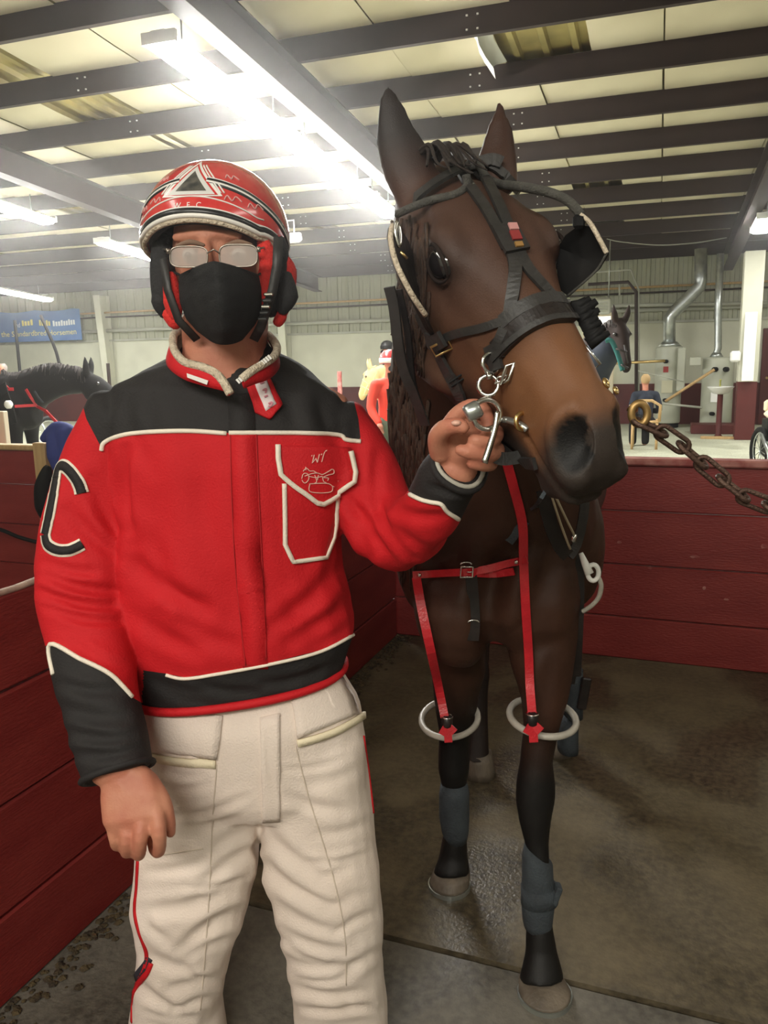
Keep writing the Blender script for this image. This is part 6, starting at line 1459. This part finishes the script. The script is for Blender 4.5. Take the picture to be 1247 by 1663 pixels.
hD, qD, sD, fD = other_horse('dark brown horse wearing a navy blanket, looking over near the bright window', ground(fromB(toB(pd_).x - .85, 10.3)), EX * .8 - EY * .45, M['brown_horse'], (EX * .22 - EZ * .90 - EY * .42), pd_, 1.0)
bl = thing('blanket', 'navy horse blanket with teal edge on the dark brown horse', 'blanket', hD.location)
V, Fs, E = fuse([limb_b for limb_b in [chain([qD(0, .48, 1.20), qD(0, .62, 1.42), pd_ - EZ * .30 - fD * .14], [.30, .24, .165], 16), chain([qD(0, .5, 1.10), qD(0, .1, 1.12), qD(0, -.65, 1.2)], [.30, .37, .33], 18)]], .02, 5)
link('cloth', np_mesh('cloth', V, Fs, [M['navy']]), bl)
obj('trim', G().tube([atB(x, y, 9.25) for x, y in spline([(983, 554), (992, 553), (1000, 568), (1006, 585), (1011, 602)], 4)], .028, 8), M['teal'], bl, True)
hb = thing('headcollar', 'black headcollar with white marks on the dark brown horse', 'headcollar', pd_)
for pts in ([(1000, 566), (1018, 572)], [(1008, 592), (1020, 598)], [(1014, 560), (1020, 590)]): obj('strap', G().tube([atB(x, y, 9.2) for x, y in pts], .012, 6), M['leather_dk'], hb, True)
# ---- banner
bp = [toB(atB(-60, 505, 19.0)), toB(atB(130, 500, 19.0)), toB(atB(130, 552, 19.0)), toB(atB(-60, 560, 19.0))]
x0, x1 = bp[0].x, bp[1].x; z1, z0 = bp[1].z, bp[2].z
M['banner'] = mat('banner', (.075, .17, .42), .6, var=(.12, .24, .50), scale=1.2)
ban = thing('banner', 'blue banner with white and yellow lettering on the far wall', 'banner', fromB((x0 + x1) / 2, 19.0, z0))
def bsurf(x, z, off=0): return fromB(x, 18.97 - off + .025 * math.sin(x * 7) * (z - z0) / (z1 - z0), z - .05 * abs(math.sin((x - x0) * 2.4)) * (z - z0) / (z1 - z0))
g = G(); vs = []; nx, nz = 40, 8
for off in (0, -.01):
    for j in range(nz + 1):
        for i in range(nx + 1): vs.append(bsurf(x0 + (x1 - x0) * i / nx, z0 + (z1 - z0) * j / nz, off))
w = nx + 1; fs = [(j * w + i, j * w + i + 1, (j + 1) * w + i + 1, (j + 1) * w + i) for j in range(nz) for i in range(nx)]
g.add(vs, fs + [tuple(k + (nz + 1) * w for k in f_[::-1]) for f_ in fs]); obj('cloth', g, M['banner'], ban, True)
def banner_text(s, px_c, py_c, px_w, hgt, m_):
    vs, fs = text_mesh(s, 1.0); xs = [v[0] for v in vs]; W_ = max(xs) - min(xs); a = toB(atB(px_c - px_w / 2, py_c, 19)); b = toB(atB(px_c + px_w / 2, py_c, 19)); k = (b.x - a.x) / W_; zc = (a.z + b.z) / 2; xc = (a.x + b.x) / 2
    g = G(); g.add([bsurf(xc + x * k, zc + y * hgt, .008) for x, y, z in vs], fs); me = g.mesh('lettering', m_); return link('lettering', me, ban)
yel = mat('banner_yellow', (.85, .75, .25), .6); wht = mat('banner_white', (.85, .88, .9), .6)
banner_text('the Standardbred Horsemen', 65, 541, 122, .22, yel)
banner_text('and', 29, 527, 10, .20, wht)
g = G()
for (xa, xb, m_) in ((37, 55, 0), (64, 84, 0), (87, 124, 1)):
    a, b = toB(atB(xa, 525, 19)), toB(atB(xb, 524, 19)); g.cur = m_; n_ = int((xb - xa) / 4)
    for k in range(n_):
        xx = a.x + (b.x - a.x) * (k + .5) / n_; hh = .07 + .03 * (k % 3 == 0); ww = (b.x - a.x) / n_ * .36
        g.add([bsurf(xx - ww, a.z - .06, .008), bsurf(xx + ww, a.z - .06, .008), bsurf(xx + ww, a.z + hh, .008), bsurf(xx - ww, a.z + hh, .008)], [(0, 1, 2, 3)])
obj('lettering', g, [yel, wht], ban)
# ---- odds and ends round the neighbouring stall
c = atS(78, 712, 4.1)
V, Fs, E = fuse([chain([atS(72, 712, 3.94), atS(92, 698, 3.96), atS(108, 702, 3.96)], [.03, .055, .06]), chain([atS(88, 712, 3.92), atS(92, 740, 3.92), atS(95, 765, 3.92)], [.05, .06, .03]), chain([atS(104, 706, 3.93), atS(106, 740, 3.92)], [.05, .04])], .01, 4)
tag(link('cloth', np_mesh('cloth', V, Fs, [mat('blue_cloth', (.03, .045, .22), .8)])), 'blue cloth draped over the neighbouring partition behind the red sleeve', 'cloth')
V, Fs, E = fuse([chain([atS(76, 762, 3.92), atS(70, 790, 3.90), atS(72, 822, 3.90), atS(78, 846, 3.92)], [.03, .055, .06, .03])], .01, 4)
tag(link('bag', np_mesh('bag', V, Fs, [M['dark_horse']])), 'dark bag hanging on the neighbouring partition beside the wood post', 'bag')
tag(obj('strap', G().tube([atS(x, y, 3.7) for x, y in spline([(-60, 845), (0, 860), (30, 872), (68, 882), (100, 884)], 5)], .012, 8), M['black'], None, True), 'black strap slung across the neighbouring stall', 'strap')
wp = atS(4, 704, 4.6); wp.z = 0
tag(obj('post', G().box(wp + EZ * .6 - EX * .12, (.34, .05, 1.2), RB3, .005), mat('pale_board', (.72, .66, .5), .7)), 'pale upright board cut by the left edge of the photo', 'board')
for (px, y0, y1, yb, lb) in ((177, 590, 614, 16.0, 'short brown stake by the far wall above the black shoulder'), (552, 603, 634, 13.0, 'thin reddish stake behind the black shoulder on the right')):
    a = atB(px, y1, yb); b = atB(px - 1, y0, yb); tag(obj('stake', G().box(Vector((a.x, a.y, b.z / 2)), (.07, .05, b.z), RB3, .005), M['red_worn' if px > 300 else 'purlin']), lb, 'stake')
c = atB(478, 386, 11.5)
fl = thing('floodlight', 'small white floodlight under the roof just right of the red helmet', 'light', c)
obj('housing', G().box(c, (.20, .14, .13), RB3 @ Matrix.Rotation(.4, 3, 'X'), .02), M['white_paint'], fl); obj('bracket', G().tube([c + EZ * .05, c + EZ * .25, c + EZ * .25 - EX * .2], .012, 6), M['white_paint'], fl, True)
